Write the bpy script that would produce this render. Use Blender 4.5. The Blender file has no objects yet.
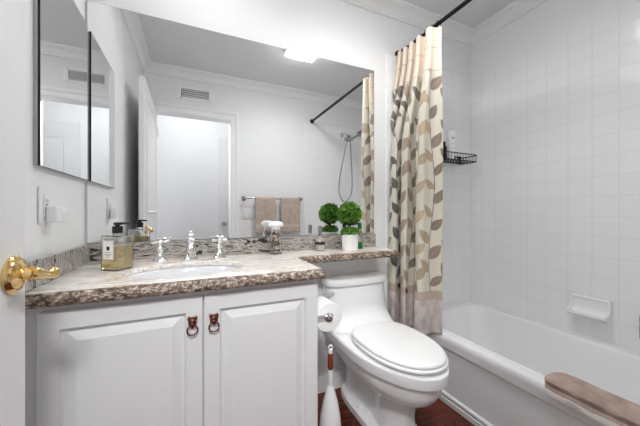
import bpy, bmesh, math, random
import numpy as np
from mathutils import Vector, Matrix, noise
random.seed(7)
PI = math.pi
scene = bpy.context.scene
COL = scene.collection

# ------------------------------------------------------------------ camera, world, exposure
cam_data = bpy.data.cameras.new('camera')
cam = bpy.data.objects.new('camera', cam_data)
COL.objects.link(cam)
cam_data.sensor_width = 36.0
cam_data.lens = 36.0 * 282.8 / 640.0
cam_data.clip_start = 0.01
cam.location = (0.0, -1.533, 1.06)
cam.rotation_euler = (PI / 2, 0, -0.4207)
scene.camera = cam

world = bpy.data.worlds.new('world')
scene.world = world
world.use_nodes = True
world.node_tree.nodes['Background'].inputs[0].default_value = (0.9, 0.93, 1.0, 1)
world.node_tree.nodes['Background'].inputs[1].default_value = 0.3

vs = scene.view_settings
vs.view_transform = 'Standard'
vs.look = 'None'
vs.gamma = 1.0
vs.use_curve_mapping = False
vs.exposure = 1.77
scene.cycles.max_bounces = 14
scene.cycles.diffuse_bounces = 8
scene.cycles.glossy_bounces = 8
scene.cycles.transmission_bounces = 10

VANITY_LIGHT, VANITY_BEAM = 1.6, 0.22
ROOM_LIGHT, ROOM_BEAM = 12.5, 1.35
HALL_LIGHT, HALL_FILL = 0.5, 4.0

# ------------------------------------------------------------------ materials
def new_mat(name):
    m = bpy.data.materials.new(name)
    m.use_nodes = True
    return m, m.node_tree.nodes, m.node_tree.links, m.node_tree.nodes['Principled BSDF']

def mat(name, col, rough=0.5, metal=0.0, bump=0.0, bscale=60.0, var=0.0, vscale=8.0, trans=0.0, ior=1.45, coat=0.0, spec=0.5):
    m, N, L, b = new_mat(name)
    b.inputs['Base Color'].default_value = (*col, 1)
    b.inputs['Roughness'].default_value = rough
    b.inputs['Metallic'].default_value = metal
    b.inputs['Transmission Weight'].default_value = trans
    b.inputs['IOR'].default_value = ior
    b.inputs['Coat Weight'].default_value = coat
    b.inputs['Specular IOR Level'].default_value = spec
    g = N.new('ShaderNodeNewGeometry')
    if bump > 0:
        n = N.new('ShaderNodeTexNoise'); n.inputs['Scale'].default_value = bscale; n.inputs['Detail'].default_value = 4
        L.new(g.outputs['Position'], n.inputs['Vector'])
        bp = N.new('ShaderNodeBump'); bp.inputs['Strength'].default_value = bump; bp.inputs['Distance'].default_value = 0.004
        L.new(n.outputs['Fac'], bp.inputs['Height']); L.new(bp.outputs['Normal'], b.inputs['Normal'])
    if var > 0:
        n2 = N.new('ShaderNodeTexNoise'); n2.inputs['Scale'].default_value = vscale; n2.inputs['Detail'].default_value = 5
        L.new(g.outputs['Position'], n2.inputs['Vector'])
        r = N.new('ShaderNodeValToRGB')
        r.color_ramp.elements[0].position = 0.3; r.color_ramp.elements[1].position = 0.7
        r.color_ramp.elements[0].color = (*[c * (1 - var) for c in col], 1)
        r.color_ramp.elements[1].color = (*[min(1, c * (1 + var)) for c in col], 1)
        L.new(n2.outputs['Fac'], r.inputs['Fac']); L.new(r.outputs['Color'], b.inputs['Base Color'])
    return m

def emit_mat(name, strength, col=(0.985, 0.993, 0.996)):
    m, N, L, b = new_mat(name)
    b.inputs['Base Color'].default_value = (0.9, 0.9, 0.9, 1)
    b.inputs['Emission Color'].default_value = (*col, 1)
    b.inputs['Emission Strength'].default_value = strength
    return m

def tile_mat(name, axis, o1, o2):
    """square glazed tiles; axis is the in-plane horizontal world axis"""
    m, N, L, b = new_mat(name)
    g = N.new('ShaderNodeNewGeometry')
    sx = N.new('ShaderNodeSeparateXYZ'); L.new(g.outputs['Position'], sx.inputs[0])
    cx = N.new('ShaderNodeCombineXYZ')
    a1 = N.new('ShaderNodeMath'); a1.operation = 'SUBTRACT'; a1.inputs[1].default_value = o1 - 10.8
    a2 = N.new('ShaderNodeMath'); a2.operation = 'SUBTRACT'; a2.inputs[1].default_value = o2 - 10.8
    L.new(sx.outputs[axis], a1.inputs[0]); L.new(sx.outputs[2], a2.inputs[0])
    L.new(a1.outputs[0], cx.inputs[0]); L.new(a2.outputs[0], cx.inputs[1])
    br = N.new('ShaderNodeTexBrick')
    br.offset = 0.0; br.squash = 1.0
    br.inputs['Scale'].default_value = 1.0
    br.inputs['Brick Width'].default_value = 0.108
    br.inputs['Row Height'].default_value = 0.108
    br.inputs['Mortar Size'].default_value = 0.0022
    br.inputs['Mortar Smooth'].default_value = 0.6
    br.inputs['Color1'].default_value = (0.88, 0.885, 0.89, 1)
    br.inputs['Color2'].default_value = (0.87, 0.875, 0.88, 1)
    br.inputs['Mortar'].default_value = (0.74, 0.74, 0.74, 1)
    L.new(cx.outputs[0], br.inputs['Vector'])
    L.new(br.outputs['Color'], b.inputs['Base Color'])
    rr = N.new('ShaderNodeMapRange'); rr.inputs['To Min'].default_value = 0.13; rr.inputs['To Max'].default_value = 0.6
    L.new(br.outputs['Fac'], rr.inputs['Value']); L.new(rr.outputs[0], b.inputs['Roughness'])
    nz = N.new('ShaderNodeTexNoise'); nz.inputs['Scale'].default_value = 9; nz.inputs['Detail'].default_value = 1
    L.new(g.outputs['Position'], nz.inputs['Vector'])
    mx = N.new('ShaderNodeMath'); mx.operation = 'MULTIPLY_ADD'; mx.inputs[1].default_value = 0.35
    inv = N.new('ShaderNodeMath'); inv.operation = 'SUBTRACT'; inv.inputs[0].default_value = 1.0
    L.new(br.outputs['Fac'], inv.inputs[1])
    L.new(nz.outputs['Fac'], mx.inputs[0]); L.new(inv.outputs[0], mx.inputs[2])
    bp = N.new('ShaderNodeBump'); bp.inputs['Strength'].default_value = 0.5; bp.inputs['Distance'].default_value = 0.0015
    L.new(mx.outputs[0], bp.inputs['Height']); L.new(bp.outputs['Normal'], b.inputs['Normal'])
    return m

def granite_mat(name, pts, rot=0.15, stretch=(2.2, 7.0, 11.0), rough=0.12, bump=0.0, distort=1.2, detail=8, speck=0.35, nscale=1.6):
    m, N, L, b = new_mat(name)
    g = N.new('ShaderNodeNewGeometry')
    mp = N.new('ShaderNodeMapping'); mp.inputs['Rotation'].default_value = (0, 0, rot); mp.inputs['Scale'].default_value = stretch
    L.new(g.outputs['Position'], mp.inputs['Vector'])
    n1 = N.new('ShaderNodeTexNoise'); n1.inputs['Scale'].default_value = nscale; n1.inputs['Detail'].default_value = detail
    n1.inputs['Roughness'].default_value = 0.6; n1.inputs['Distortion'].default_value = distort
    L.new(mp.outputs[0], n1.inputs['Vector'])
    r1 = N.new('ShaderNodeValToRGB')
    cr = r1.color_ramp
    cr.elements[0].position = pts[0][0]; cr.elements[0].color = (*pts[0][1], 1)
    cr.elements[1].position = pts[-1][0]; cr.elements[1].color = (*pts[-1][1], 1)
    for p, c in pts[1:-1]:
        e = cr.elements.new(p); e.color = (*c, 1)
    L.new(n1.outputs['Fac'], r1.inputs['Fac'])
    n2 = N.new('ShaderNodeTexNoise'); n2.inputs['Scale'].default_value = 150; n2.inputs['Detail'].default_value = 3
    L.new(g.outputs['Position'], n2.inputs['Vector'])
    r2 = N.new('ShaderNodeValToRGB')
    r2.color_ramp.elements[0].position = 0.36; r2.color_ramp.elements[0].color = (0.35, 0.30, 0.27, 1)
    r2.color_ramp.elements[1].position = 0.52; r2.color_ramp.elements[1].color = (1, 1, 1, 1)
    L.new(n2.outputs['Fac'], r2.inputs['Fac'])
    mx = N.new('ShaderNodeMix'); mx.data_type = 'RGBA'; mx.blend_type = 'MULTIPLY'; mx.inputs['Factor'].default_value = speck
    L.new(r1.outputs['Color'], mx.inputs['A']); L.new(r2.outputs['Color'], mx.inputs['B'])
    L.new(mx.outputs['Result'], b.inputs['Base Color'])
    b.inputs['Roughness'].default_value = rough
    if bump > 0:
        n3 = N.new('ShaderNodeTexNoise'); n3.inputs['Scale'].default_value = 75; n3.inputs['Detail'].default_value = 5
        L.new(g.outputs['Position'], n3.inputs['Vector'])
        bp = N.new('ShaderNodeBump'); bp.inputs['Strength'].default_value = bump; bp.inputs['Distance'].default_value = 0.006
        L.new(n3.outputs['Fac'], bp.inputs['Height']); L.new(bp.outputs['Normal'], b.inputs['Normal'])
    return m

def wood_floor_mat():
    m, N, L, b = new_mat('dark_red_wood_floor')
    g = N.new('ShaderNodeNewGeometry')
    br = N.new('ShaderNodeTexBrick'); br.offset = 0.4
    br.inputs['Scale'].default_value = 1.0
    br.inputs['Brick Width'].default_value = 0.9; br.inputs['Row Height'].default_value = 0.085
    br.inputs['Mortar Size'].default_value = 0.0012
    br.inputs['Color1'].default_value = (0.165, 0.032, 0.014, 1); br.inputs['Color2'].default_value = (0.085, 0.016, 0.008, 1)
    br.inputs['Mortar'].default_value = (0.012, 0.004, 0.003, 1)
    L.new(g.outputs['Position'], br.inputs['Vector'])
    mp = N.new('ShaderNodeMapping'); mp.inputs['Scale'].default_value = (4, 60, 10)
    L.new(g.outputs['Position'], mp.inputs['Vector'])
    n = N.new('ShaderNodeTexNoise'); n.inputs['Scale'].default_value = 1.0; n.inputs['Detail'].default_value = 6; n.inputs['Distortion'].default_value = 0.8
    L.new(mp.outputs[0], n.inputs['Vector'])
    r = N.new('ShaderNodeValToRGB')
    r.color_ramp.elements[0].position = 0.35; r.color_ramp.elements[0].color = (0.25, 0.2, 0.2, 1)
    r.color_ramp.elements[1].position = 0.65; r.color_ramp.elements[1].color = (1.35, 1.2, 1.1, 1)
    L.new(n.outputs['Fac'], r.inputs['Fac'])
    mx = N.new('ShaderNodeMix'); mx.data_type = 'RGBA'; mx.blend_type = 'MULTIPLY'; mx.inputs['Factor'].default_value = 0.85
    L.new(br.outputs['Color'], mx.inputs['A']); L.new(r.outputs['Color'], mx.inputs['B'])
    L.new(mx.outputs['Result'], b.inputs['Base Color'])
    b.inputs['Roughness'].default_value = 0.22
    return m

M = {}
M['wall'] = mat('white_wall_paint', (0.84, 0.845, 0.85), 0.55, bump=0.12, bscale=120)
M['ceiling'] = mat('white_ceiling_paint', (0.76, 0.76, 0.765), 0.7, bump=0.1, bscale=90)
M['trim'] = mat('white_gloss_trim', (0.89, 0.89, 0.89), 0.35)
M['door'] = mat('white_door_paint', (0.78, 0.78, 0.79), 0.4)
M['cabinet'] = mat('white_cabinet_paint', (0.77, 0.77, 0.775), 0.38)
M['porcelain'] = mat('white_porcelain', (0.89, 0.895, 0.90), 0.1, coat=0.3)
M['tub'] = mat('white_tub_enamel', (0.89, 0.895, 0.90), 0.16, coat=0.2)
M['bottlewhite'] = mat('bright_white_plastic', (0.93, 0.93, 0.93), 0.35)
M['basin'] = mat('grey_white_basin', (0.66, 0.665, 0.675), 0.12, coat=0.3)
M['plastic'] = mat('white_plastic', (0.82, 0.82, 0.83), 0.3)
M['seat'] = mat('white_seat_plastic', (0.86, 0.86, 0.86), 0.2)
M['mirror'] = mat('mirror_glass', (0.93, 0.94, 0.94), 0.0, metal=1.0)
M['mirror_edge'] = mat('dark_mirror_edge', (0.02, 0.02, 0.022), 0.25, metal=0.3)
M['chrome'] = mat('polished_chrome', (0.82, 0.82, 0.83), 0.07, metal=1.0)
M['nickel'] = mat('brushed_nickel', (0.42, 0.42, 0.43), 0.25, metal=1.0)
M['brass'] = mat('polished_brass', (0.87, 0.62, 0.27), 0.12, metal=1.0)
M['copper'] = mat('antique_copper', (0.17, 0.06, 0.04), 0.35, metal=0.85)
M['bronze'] = mat('black_bronze', (0.015, 0.014, 0.014), 0.3, metal=0.6)
M['blackwire'] = mat('black_wire', (0.012, 0.012, 0.012), 0.4)
M['blackplastic'] = mat('black_plastic', (0.01, 0.01, 0.01), 0.25)
M['dark'] = mat('painted_duct_shade', (0.02, 0.02, 0.02), 0.8)
M['grout'] = mat('grey_caulk', (0.25, 0.25, 0.25), 0.6)
GT = [(0.25, (0.24, 0.21, 0.19)), (0.34, (0.55, 0.51, 0.47)), (0.40, (0.83, 0.81, 0.78)), (0.48, (0.88, 0.87, 0.85)), (0.515, (0.60, 0.45, 0.33)), (0.55, (0.82, 0.75, 0.67)), (0.60, (0.88, 0.87, 0.85)), (0.65, (0.46, 0.44, 0.42)), (0.69, (0.86, 0.85, 0.83)), (0.80, (0.66, 0.64, 0.62))]
GE = [(0.28, (0.02, 0.014, 0.011)), (0.42, (0.085, 0.053, 0.037)), (0.50, (0.20, 0.14, 0.10)), (0.58, (0.42, 0.33, 0.26)), (0.66, (0.66, 0.58, 0.50)), (0.75, (0.25, 0.18, 0.135))]
GS = [(0.30, (0.02, 0.019, 0.018)), (0.39, (0.06, 0.055, 0.05)), (0.43, (0.30, 0.28, 0.26)), (0.50, (0.56, 0.53, 0.50)), (0.545, (0.20, 0.165, 0.14)), (0.58, (0.50, 0.47, 0.44)), (0.63, (0.07, 0.063, 0.058)), (0.70, (0.42, 0.40, 0.38))]
M['granite'] = granite_mat('cream_brown_granite', GT, rot=0.25, stretch=(1.7, 9.0, 11.0), distort=1.5, speck=0.2)
M['granite_edge'] = granite_mat('rough_granite_edge', GE, stretch=(42, 42, 75), rough=0.35, bump=1.0, distort=0.6, speck=0.6)
M['granite_splash'] = granite_mat('grey_brown_granite_splash', GS, stretch=(3.4, 3.4, 11), rot=0.5, distort=2.6)
M['granite_side'] = granite_mat('grey_granite_side_splash', GS, stretch=(9, 16, 6), rot=0.2, distort=2.0)
M['tile_x'] = tile_mat('white_tile_across', 0, 1.972, 1.0394)
M['tile_y'] = tile_mat('white_tile_along', 1, -0.8441, 1.0394)
M['floor'] = wood_floor_mat()
M['glass'] = mat('clear_glass', (1, 1, 1), 0.02, trans=1.0, ior=1.45)
M['amber'] = mat('amber_liquid', (0.97, 0.80, 0.42), 0.05, trans=0.8, ior=1.34)
M['greenliquid'] = mat('green_liquid', (0.01, 0.36, 0.07), 0.08, trans=0.35, ior=1.34)
M['greencap'] = mat('dark_green_cap', (0.01, 0.13, 0.06), 0.3)
M['label'] = mat('white_paper_label', (0.86, 0.85, 0.82), 0.6)
M['ink'] = mat('black_ink', (0.02, 0.02, 0.02), 0.5)
M['cream'] = mat('cream_lotion', (0.85, 0.80, 0.72), 0.3)
M['leaf'] = mat('boxwood_leaf', (0.11, 0.27, 0.03), 0.5, var=0.6, vscale=70)
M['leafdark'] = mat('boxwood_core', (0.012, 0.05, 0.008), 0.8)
M['stem'] = mat('brown_stem', (0.13, 0.075, 0.04), 0.8, bump=0.4, bscale=150)
M['pot'] = mat('white_ribbed_ceramic', (0.80, 0.79, 0.78), 0.45)
M['soil'] = mat('dark_moss', (0.03, 0.05, 0.015), 0.95)
M['shell'] = mat('brown_shell', (0.20, 0.13, 0.085), 0.45, var=0.6, vscale=90)
M['shellpale'] = mat('pale_shell', (0.74, 0.67, 0.58), 0.4, var=0.15, vscale=60)
M['paper'] = mat('toilet_paper', (0.88, 0.88, 0.88), 0.95, bump=0.2, bscale=200)
M['card'] = mat('cardboard_core', (0.42, 0.33, 0.24), 0.9)
M['towel'] = mat('taupe_terry', (0.53, 0.425, 0.36), 0.95, bump=0.9, bscale=380, var=0.14, vscale=25)
M['towelband'] = mat('taupe_towel_band', (0.62, 0.52, 0.45), 0.8, bump=0.3, bscale=300)
M['towelbath'] = mat('rosy_brown_terry', (0.46, 0.345, 0.295), 0.95, bump=0.9, bscale=330, var=0.2, vscale=18)
M['towelstripe'] = mat('pale_towel_stripe', (0.62, 0.58, 0.56), 0.9, bump=0.5, bscale=300)
M['redwood'] = mat('red_brown_grip', (0.20, 0.045, 0.02), 0.25)
M['button'] = mat('dark_brown_button', (0.02, 0.011, 0.009), 0.3)
M['liner'] = mat('white_liner', (0.72, 0.72, 0.72), 0.45)
M['vanity_emit'] = emit_mat('vanity_lamp_diffuser', VANITY_LIGHT)
M['room_emit'] = emit_mat('room_lamp_diffuser', ROOM_LIGHT)
M['hall_emit'] = emit_mat('hall_lamp_diffuser', HALL_LIGHT)

# ------------------------------------------------------------------ helpers
def link_mesh(name, bm, mats, smooth=40, parent=None):
    me = bpy.data.meshes.new(name)
    if parent is not None:
        bmesh.ops.translate(bm, verts=bm.verts[:], vec=-Vector(world_loc(parent)))
    bm.normal_update()
    bm.to_mesh(me); bm.free()
    if not isinstance(mats, (list, tuple)): mats = [mats]
    for m in mats: me.materials.append(m)
    if smooth:
        me.shade_smooth()
        me.set_sharp_from_angle(angle=math.radians(smooth))
    o = bpy.data.objects.new(name, me)
    COL.objects.link(o)
    if parent is not None: o.parent = parent
    if smooth:
        w = o.modifiers.new('weighted_normals', 'WEIGHTED_NORMAL'); w.keep_sharp = True; w.weight = 80
    return o

def world_loc(o):
    v = Vector(o.location)
    while o.parent is not None:
        o = o.parent; v = v + Vector(o.location)
    return v

def thing(name, label, cat, loc, group=None):
    o = bpy.data.objects.new(name, None); COL.objects.link(o)
    o.empty_display_size = 0.05
    o.location = loc
    tag(o, label, cat, group)
    return o

def tag(o, label, cat, group=None):
    o['label'] = label; o['category'] = cat
    if group: o['group'] = group
    return o

def part(name, bm, mats, root, smooth=40, label=None):
    o = link_mesh(name, bm, mats, smooth, root)
    if label: o['label'] = label
    return o

def solo(name, bm, mats, label, cat, base, smooth=40, group=None):
    """a thing that is one mesh, origin at its base"""
    bmesh.ops.translate(bm, verts=bm.verts[:], vec=-Vector(base))
    o = link_mesh(name, bm, mats, smooth)
    o.location = base
    return tag(o, label, cat, group)

def struct(name, bm, mats, smooth=30):
    o = link_mesh(name, bm, mats, smooth); o['kind'] = 'structure'
    return o

def box(bm, x0, x1, y0, y1, z0, z1, bev=0.0, seg=2, mi=0):
    vs_ = [bm.verts.new(c) for c in ((x0, y0, z0), (x1, y0, z0), (x1, y1, z0), (x0, y1, z0), (x0, y0, z1), (x1, y0, z1), (x1, y1, z1), (x0, y1, z1))]
    fs = [bm.faces.new([vs_[i] for i in f]) for f in ((3, 2, 1, 0), (4, 5, 6, 7), (0, 1, 5, 4), (1, 2, 6, 5), (2, 3, 7, 6), (3, 0, 4, 7))]
    for f in fs: f.material_index = mi
    if bev > 0:
        es = set(e for f in fs for e in f.edges)
        r = bmesh.ops.bevel(bm, geom=list(es), offset=bev, segments=seg, affect='EDGES', profile=0.5)
        for f in r['faces']: f.material_index = mi
    return vs_

def loft(bm, rings, cap0=True, cap1=True, closed=True, mi=0):
    vr = [[bm.verts.new(p) for p in r] for r in rings]
    n = len(vr[0])
    for a, b in zip(vr[:-1], vr[1:]):
        for i in range(n if closed else n - 1):
            j = (i + 1) % n
            f = bm.faces.new((a[i], a[j], b[j], b[i])); f.material_index = mi
    if cap0: f = bm.faces.new(vr[0][::-1]); f.material_index = mi
    if cap1: f = bm.faces.new(vr[-1]); f.material_index = mi
    return vr

def lathe(bm, prof, c=(0, 0, 0), n=32, axis='Z', mi=0, cap=True):
    """prof: list of (r, h)"""
    rings = []
    for r, h in prof:
        ring = []
        for k in range(n):
            t = 2 * PI * k / n
            a, b_ = max(r, 1e-5) * math.cos(t), max(r, 1e-5) * math.sin(t)
            if axis == 'Z': p = (a, b_, h)
            elif axis == 'Y': p = (b_, h, a)
            else: p = (h, a, b_)
            ring.append((c[0] + p[0], c[1] + p[1], c[2] + p[2]))
        rings.append(ring)
    return loft(bm, rings, cap, cap, mi=mi)

def tube(bm, pts, r, n=10, mi=0, cap=True):
    pts = [Vector(p) for p in pts]
    rs = r if isinstance(r, (list, tuple)) else [r] * len(pts)
    tang = []
    for i in range(len(pts)):
        a = pts[max(0, i - 1)]; b_ = pts[min(len(pts) - 1, i + 1)]
        tang.append((b_ - a).normalized())
    up = Vector((0, 0, 1)) if abs(tang[0].z) < 0.9 else Vector((1, 0, 0))
    nrm = (up - tang[0] * up.dot(tang[0])).normalized()
    rings = []
    for p, t, rr in zip(pts, tang, rs):
        nrm = (nrm - t * nrm.dot(t)).normalized()
        bn = t.cross(nrm)
        rings.append([p + (nrm * math.cos(2 * PI * k / n) + bn * math.sin(2 * PI * k / n)) * rr for k in range(n)])
    return loft(bm, rings, cap, cap, mi=mi)

def smooth_path(pts, n=8):
    """Catmull-Rom through pts"""
    P = [Vector(p) for p in pts]; P = [P[0] * 2 - P[1]] + P + [P[-1] * 2 - P[-2]]
    out = []
    for i in range(1, len(P) - 2):
        for k in range(n):
            t = k / n
            a, b_, c, d = P[i - 1], P[i], P[i + 1], P[i + 2]
            out.append(0.5 * ((2 * b_) + (c - a) * t + (2 * a - 5 * b_ + 4 * c - d) * t * t + (3 * b_ - a - 3 * c + d) * t ** 3))
    out.append(P[-2])
    return out

def torus(bm, c, R, r, axis='Y', n=28, m=8, mi=0, a0=0, a1=2 * PI):
    full = abs(a1 - a0 - 2 * PI) < 1e-6
    rings = []
    for i in range(n + (0 if full else 1)):
        t = a0 + (a1 - a0) * i / n
        ring = []
        for k in range(m):
            p = 2 * PI * k / m
            q = R + r * math.cos(p); h = r * math.sin(p)
            a, b_ = q * math.cos(t), q * math.sin(t)
            v = {'Y': (a, h, b_), 'Z': (a, b_, h), 'X': (h, a, b_)}[axis]
            ring.append((c[0] + v[0], c[1] + v[1], c[2] + v[2]))
        rings.append(ring)
    if full: rings.append(rings[0])
    loft(bm, rings, not full, not full, mi=mi)
    if full: bmesh.ops.remove_doubles(bm, verts=bm.verts[:], dist=1e-6)

def panel_rings(u0, u1, v0, v1, steps, pt):
    """concentric rectangular rings; steps = (inset, depth); pt(u, v, depth) -> point"""
    rings = []
    for ins, dep in steps:
        rings.append([pt(u0 + ins, v0 + ins, dep), pt(u1 - ins, v0 + ins, dep), pt(u1 - ins, v1 - ins, dep), pt(u0 + ins, v1 - ins, dep)])
    return rings

def new(): return bmesh.new()

# ------------------------------------------------------------------ room dimensions
XL, XR = -0.428, 1.972          # left wall, right tile face
YF = -1.525                     # front wall
ZC = 2.44
TILE_X = 1.160                  # where the tile alcove starts
TILE_Z = 2.12
DO0, DO1, DOZ = -0.345, 0.345, 2.015   # door opening
YH = -2.35                      # hall wall

# ------------------------------------------------------------------ structure
bm = new(); box(bm, -1.3, 2.1, -2.5, 0.1, -0.1, 0.0); struct('floor', bm, M['floor'], 0)
bm = new(); box(bm, -1.3, 2.1, -2.5, 0.1, ZC, ZC + 0.1); struct('ceiling', bm, M['ceiling'], 0)
bm = new(); box(bm, XL - 0.1, XL, YF, 0.1, 0, ZC); struct('wall_left', bm, M['wall'], 0)
bm = new(); box(bm, XL, XR + 0.1, 0.0, 0.1, 0, ZC)
# glazed tile field with a rounded (bullnose) vertical edge
rings = []
for z in (0.0, TILE_Z - 0.006, TILE_Z):
    d = 0.010 if z < TILE_Z - 0.001 else 0.004
    prof = [(TILE_X - 0.0, 0.0), (TILE_X, -d * 0.5), (TILE_X + 0.003, -d * 0.85), (TILE_X + 0.008, -d), (XR + 0.005, -d), (XR + 0.005, 0.0)]
    rings.append([(x, y + 0.0005, z) for x, y in prof])
loft(bm, rings, mi=1)
struct('wall_back', bm, [M['wall'], M['tile_x']])
bm = new(); box(bm, XR + 0.01, XR + 0.11, YF, 0.0, 0, ZC)
box(bm, XR, XR + 0.0105, YF, 0.0, 0, TILE_Z, 0.003, 2, mi=1)
struct('wall_right', bm, [M['wall'], M['tile_y']])
bm = new()
box(bm, XL - 0.1, DO0, YF - 0.11, YF, 0, ZC)
box(bm, DO1, XR + 0.1, YF - 0.11, YF, 0, ZC)
box(bm, DO0, DO1, YF - 0.11, YF, DOZ, ZC)
box(bm, TILE_X, XR, YF - 0.0005, YF + 0.010, 0, TILE_Z, 0.003, 2, mi=1)
struct('wall_front', bm, [M['wall'], M['tile_x']], 0)
# hall beyond the doorway
bm = new(); box(bm, -1.3, 2.1, YH - 0.1, YH, 0, ZC); struct('wall_hall', bm, M['wall'], 0)
bm = new(); box(bm, -1.3, -1.2, YH, YF - 0.11, 0, ZC); struct('wall_hall_left', bm, M['wall'], 0)
bm = new(); box(bm, 2.0, 2.1, YH, YF - 0.11, 0, ZC); struct('wall_hall_right', bm, M['wall'], 0)

# crown moulding, mitred at the corners
CR = [(0.0, 0.0), (0.014, 0.0), (0.014, 0.013), (0.008, 0.015), (0.008, 0.020)]
CR += [(0.012 + 0.046 * (1 - math.cos(a_ * PI / 12)), 0.022 + 0.038 * math.sin(a_ * PI / 12)) for a_ in range(0, 7)]
CR += [(0.060, 0.064), (0.076, 0.066), (0.076, 0.079), (0.0, 0.079)]
def crown(name, P0, P1, inward, mit):
    """profile (offset, height) swept from P0 to P1, mitred by its own offset"""
    bm = new()
    d = (Vector(P1) - Vector(P0)).normalized(); inw = Vector(inward)
    ra, rb = [], []
    for o, h in CR:
        for P, s, ring in ((P0, 1, ra), (P1, -1, rb)):
            v = Vector(P) + inw * o + d * s * o
            ring.append((v.x, v.y, ZC - 0.079 + h - 0.0005))
    loft(bm, [ra, rb])
    return struct(name, bm, M['trim'], 0)
e = 0.0006
crown('trim_1', (XL + e, -e, 0), (XR + 0.01 - e, -e, 0), (0, -1, 0), 1)
crown('trim_2', (XR + 0.01 - e, -e, 0), (XR + 0.01 - e, YF + e, 0), (-1, 0, 0), 1)
crown('trim_3', (XR + 0.01 - e, YF + e, 0), (XL + e, YF + e, 0), (0, 1, 0), 1)
crown('trim_4', (XL + e, YF + e, 0), (XL + e, -e, 0), (1, 0, 0), 1)

# baseboard behind the toilet and on the front wall
def baseboard(name, x0, x1, y, s):
    bm = new()
    prof = [(0, 0), (0.014, 0), (0.014, 0.075), (0.011, 0.085), (0.007, 0.090), (0.005, 0.100), (0, 0.100)]
    loft(bm, [[(x0, y + s * o, z) for o, z in prof], [(x1, y + s * o, z) for o, z in prof]])
    struct(name, bm, M['trim'], 25)
baseboard('baseboard_back', 0.446, 1.268, -e, -1)
baseboard('baseboard_front', 0.44, TILE_X - 0.005, YF + e, 1)

# door casing round the doorway
def casing(name, horizontal, a0, a1, b0, b1):
    bm = new()
    prof = [(0.0, 0.0), (0.0, 0.014), (0.010, 0.018), (0.018, 0.011), (0.050, 0.014), (0.060, 0.026), (0.085, 0.028), (0.085, 0.0)]
    rings = []
    for t in (0, 1):
        ring = []
        for o, d in prof:
            if horizontal:
                x = (a0 - o * b0) if t == 0 else (a1 + o)
                ring.append((x, YF + e + d, b1 + o))
            else:
                z = 0.0 if t == 0 else (b1 + o)
                ring.append((a0 + a1 * o, YF + e + d, z))
        rings.append(ring)
    loft(bm, rings)
    struct(name, bm, M['trim'], 25)
casing('trim_5', False, DO1, 1, 0, DOZ)
casing('trim_6', True, DO0, DO1, 0.95, DOZ)
casing('trim_7', False, DO0, -0.95, 0, DOZ)

# ------------------------------------------------------------------ the open room door
bm = new()
dx0, dx1, dy0, dy1, dz0, dz1 = -0.345, -0.310, YF + 0.004, -0.765, 0.012, 2.008
box(bm, dx0, dx1 - 0.001, dy0, dy1, dz0, dz1, 0.002, 2)
def dpt(u, v, d): return (dx1 - d, u, v)
for v0, v1 in ((0.20, 0.92), (1.06, 1.90)):
    rings = panel_rings(dy0 + 0.115, dy1 - 0.115, v0, v1, [(0, 0.0015), (0.0, -0.004), (0.008, -0.006), (0.016, 0.0), (0.05, -0.003)], dpt)
    loft(bm, [[rings[k][i] for i in range(4)] for k in range(len(rings))], cap0=False)
door1 = bpy.data.objects.new('door_1', None); COL.objects.link(door1); door1.location = (-0.33, dy0, dz0); door1['kind'] = 'structure'
part('door_leaf', bm, M['door'], door1, 8)
for zz in (0.25, 1.05, 1.82):
    bm = new(); lathe(bm, [(0.006, zz - 0.045), (0.006, zz + 0.045)], (dx1 + 0.006, dy0 + 0.002, 0), 12)
    box(bm, dx1 - 0.0005, dx1 + 0.002, dy0, dy0 + 0.03, zz - 0.045, zz + 0.045)
    part('hinge', bm, M['trim'], door1)
bm = new()
hy, hz = -0.812, 0.944
lathe(bm, [(0.0, 0.0), (0.036, 0.0), (0.037, 0.003), (0.033, 0.006), (0.030, 0.010), (0.026, 0.010), (0.020, 0.014), (0.014, 0.017), (0.0, 0.017)], (dx1, hy, hz), 36, 'X')
hr = part('door_handle', bm, M['brass'], door1, 40, 'polished brass lever handle')
bm = new()
tube(bm, [(dx1 + 0.012, hy, hz), (dx1 + 0.026, hy, hz), (dx1 + 0.034, hy + 0.002, hz)], [0.012, 0.0115, 0.0135], 16)
lv = smooth_path([(dx1 + 0.026, hy - 0.008, hz + 0.002), (dx1 + 0.032, hy + 0.002, hz + 0.000), (dx1 + 0.036, hy + 0.018, hz - 0.006), (dx1 + 0.039, hy + 0.032, hz - 0.008), (dx1 + 0.041, hy + 0.042, hz - 0.008), (dx1 + 0.042, hy + 0.047, hz - 0.008)], 6)
tube(bm, lv, [0.0095 + 0.0035 * abs(math.cos(PI * 1.0 * i / (len(lv) - 1))) for i in range(len(lv))], 16)
part('lever', bm, M['brass'], hr, 50)

# hall door seen through the mirror
door2 = bpy.data.objects.new('door_2', None); COL.objects.link(door2); door2.location = (0.68, YH + 0.001, 0.012); door2['kind'] = 'structure'
bm = new(); box(bm, 0.30, 1.06, YH + 0.001, YH + 0.02, 0.012, 2.03, 0.002)
for v0, v1 in ((0.22, 0.85), (1.02, 1.86)):
    rings = panel_rings(0.30 + 0.12, 1.06 - 0.12, v0, v1, [(0, 0.0), (0.0, 0.004), (0.008, 0.006), (0.018, 0.0005), (0.05, 0.004)], lambda u, v, d: (u, YH + 0.0195 + d, v))
    loft(bm, rings, cap0=False)
part('door_leaf', bm, M['door'], door2, 8)
bm = new(); lathe(bm, [(0, 0), (0.028, 0), (0.028, 0.006), (0.011, 0.012), (0.011, 0.03), (0.024, 0.038), (0.027, 0.05), (0.02, 0.06), (0, 0.062)], (0.363, YH + 0.020, 0.92), 24, 'Y')
part('door_knob', bm, M['nickel'], door2, label='brushed metal knob')

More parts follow.
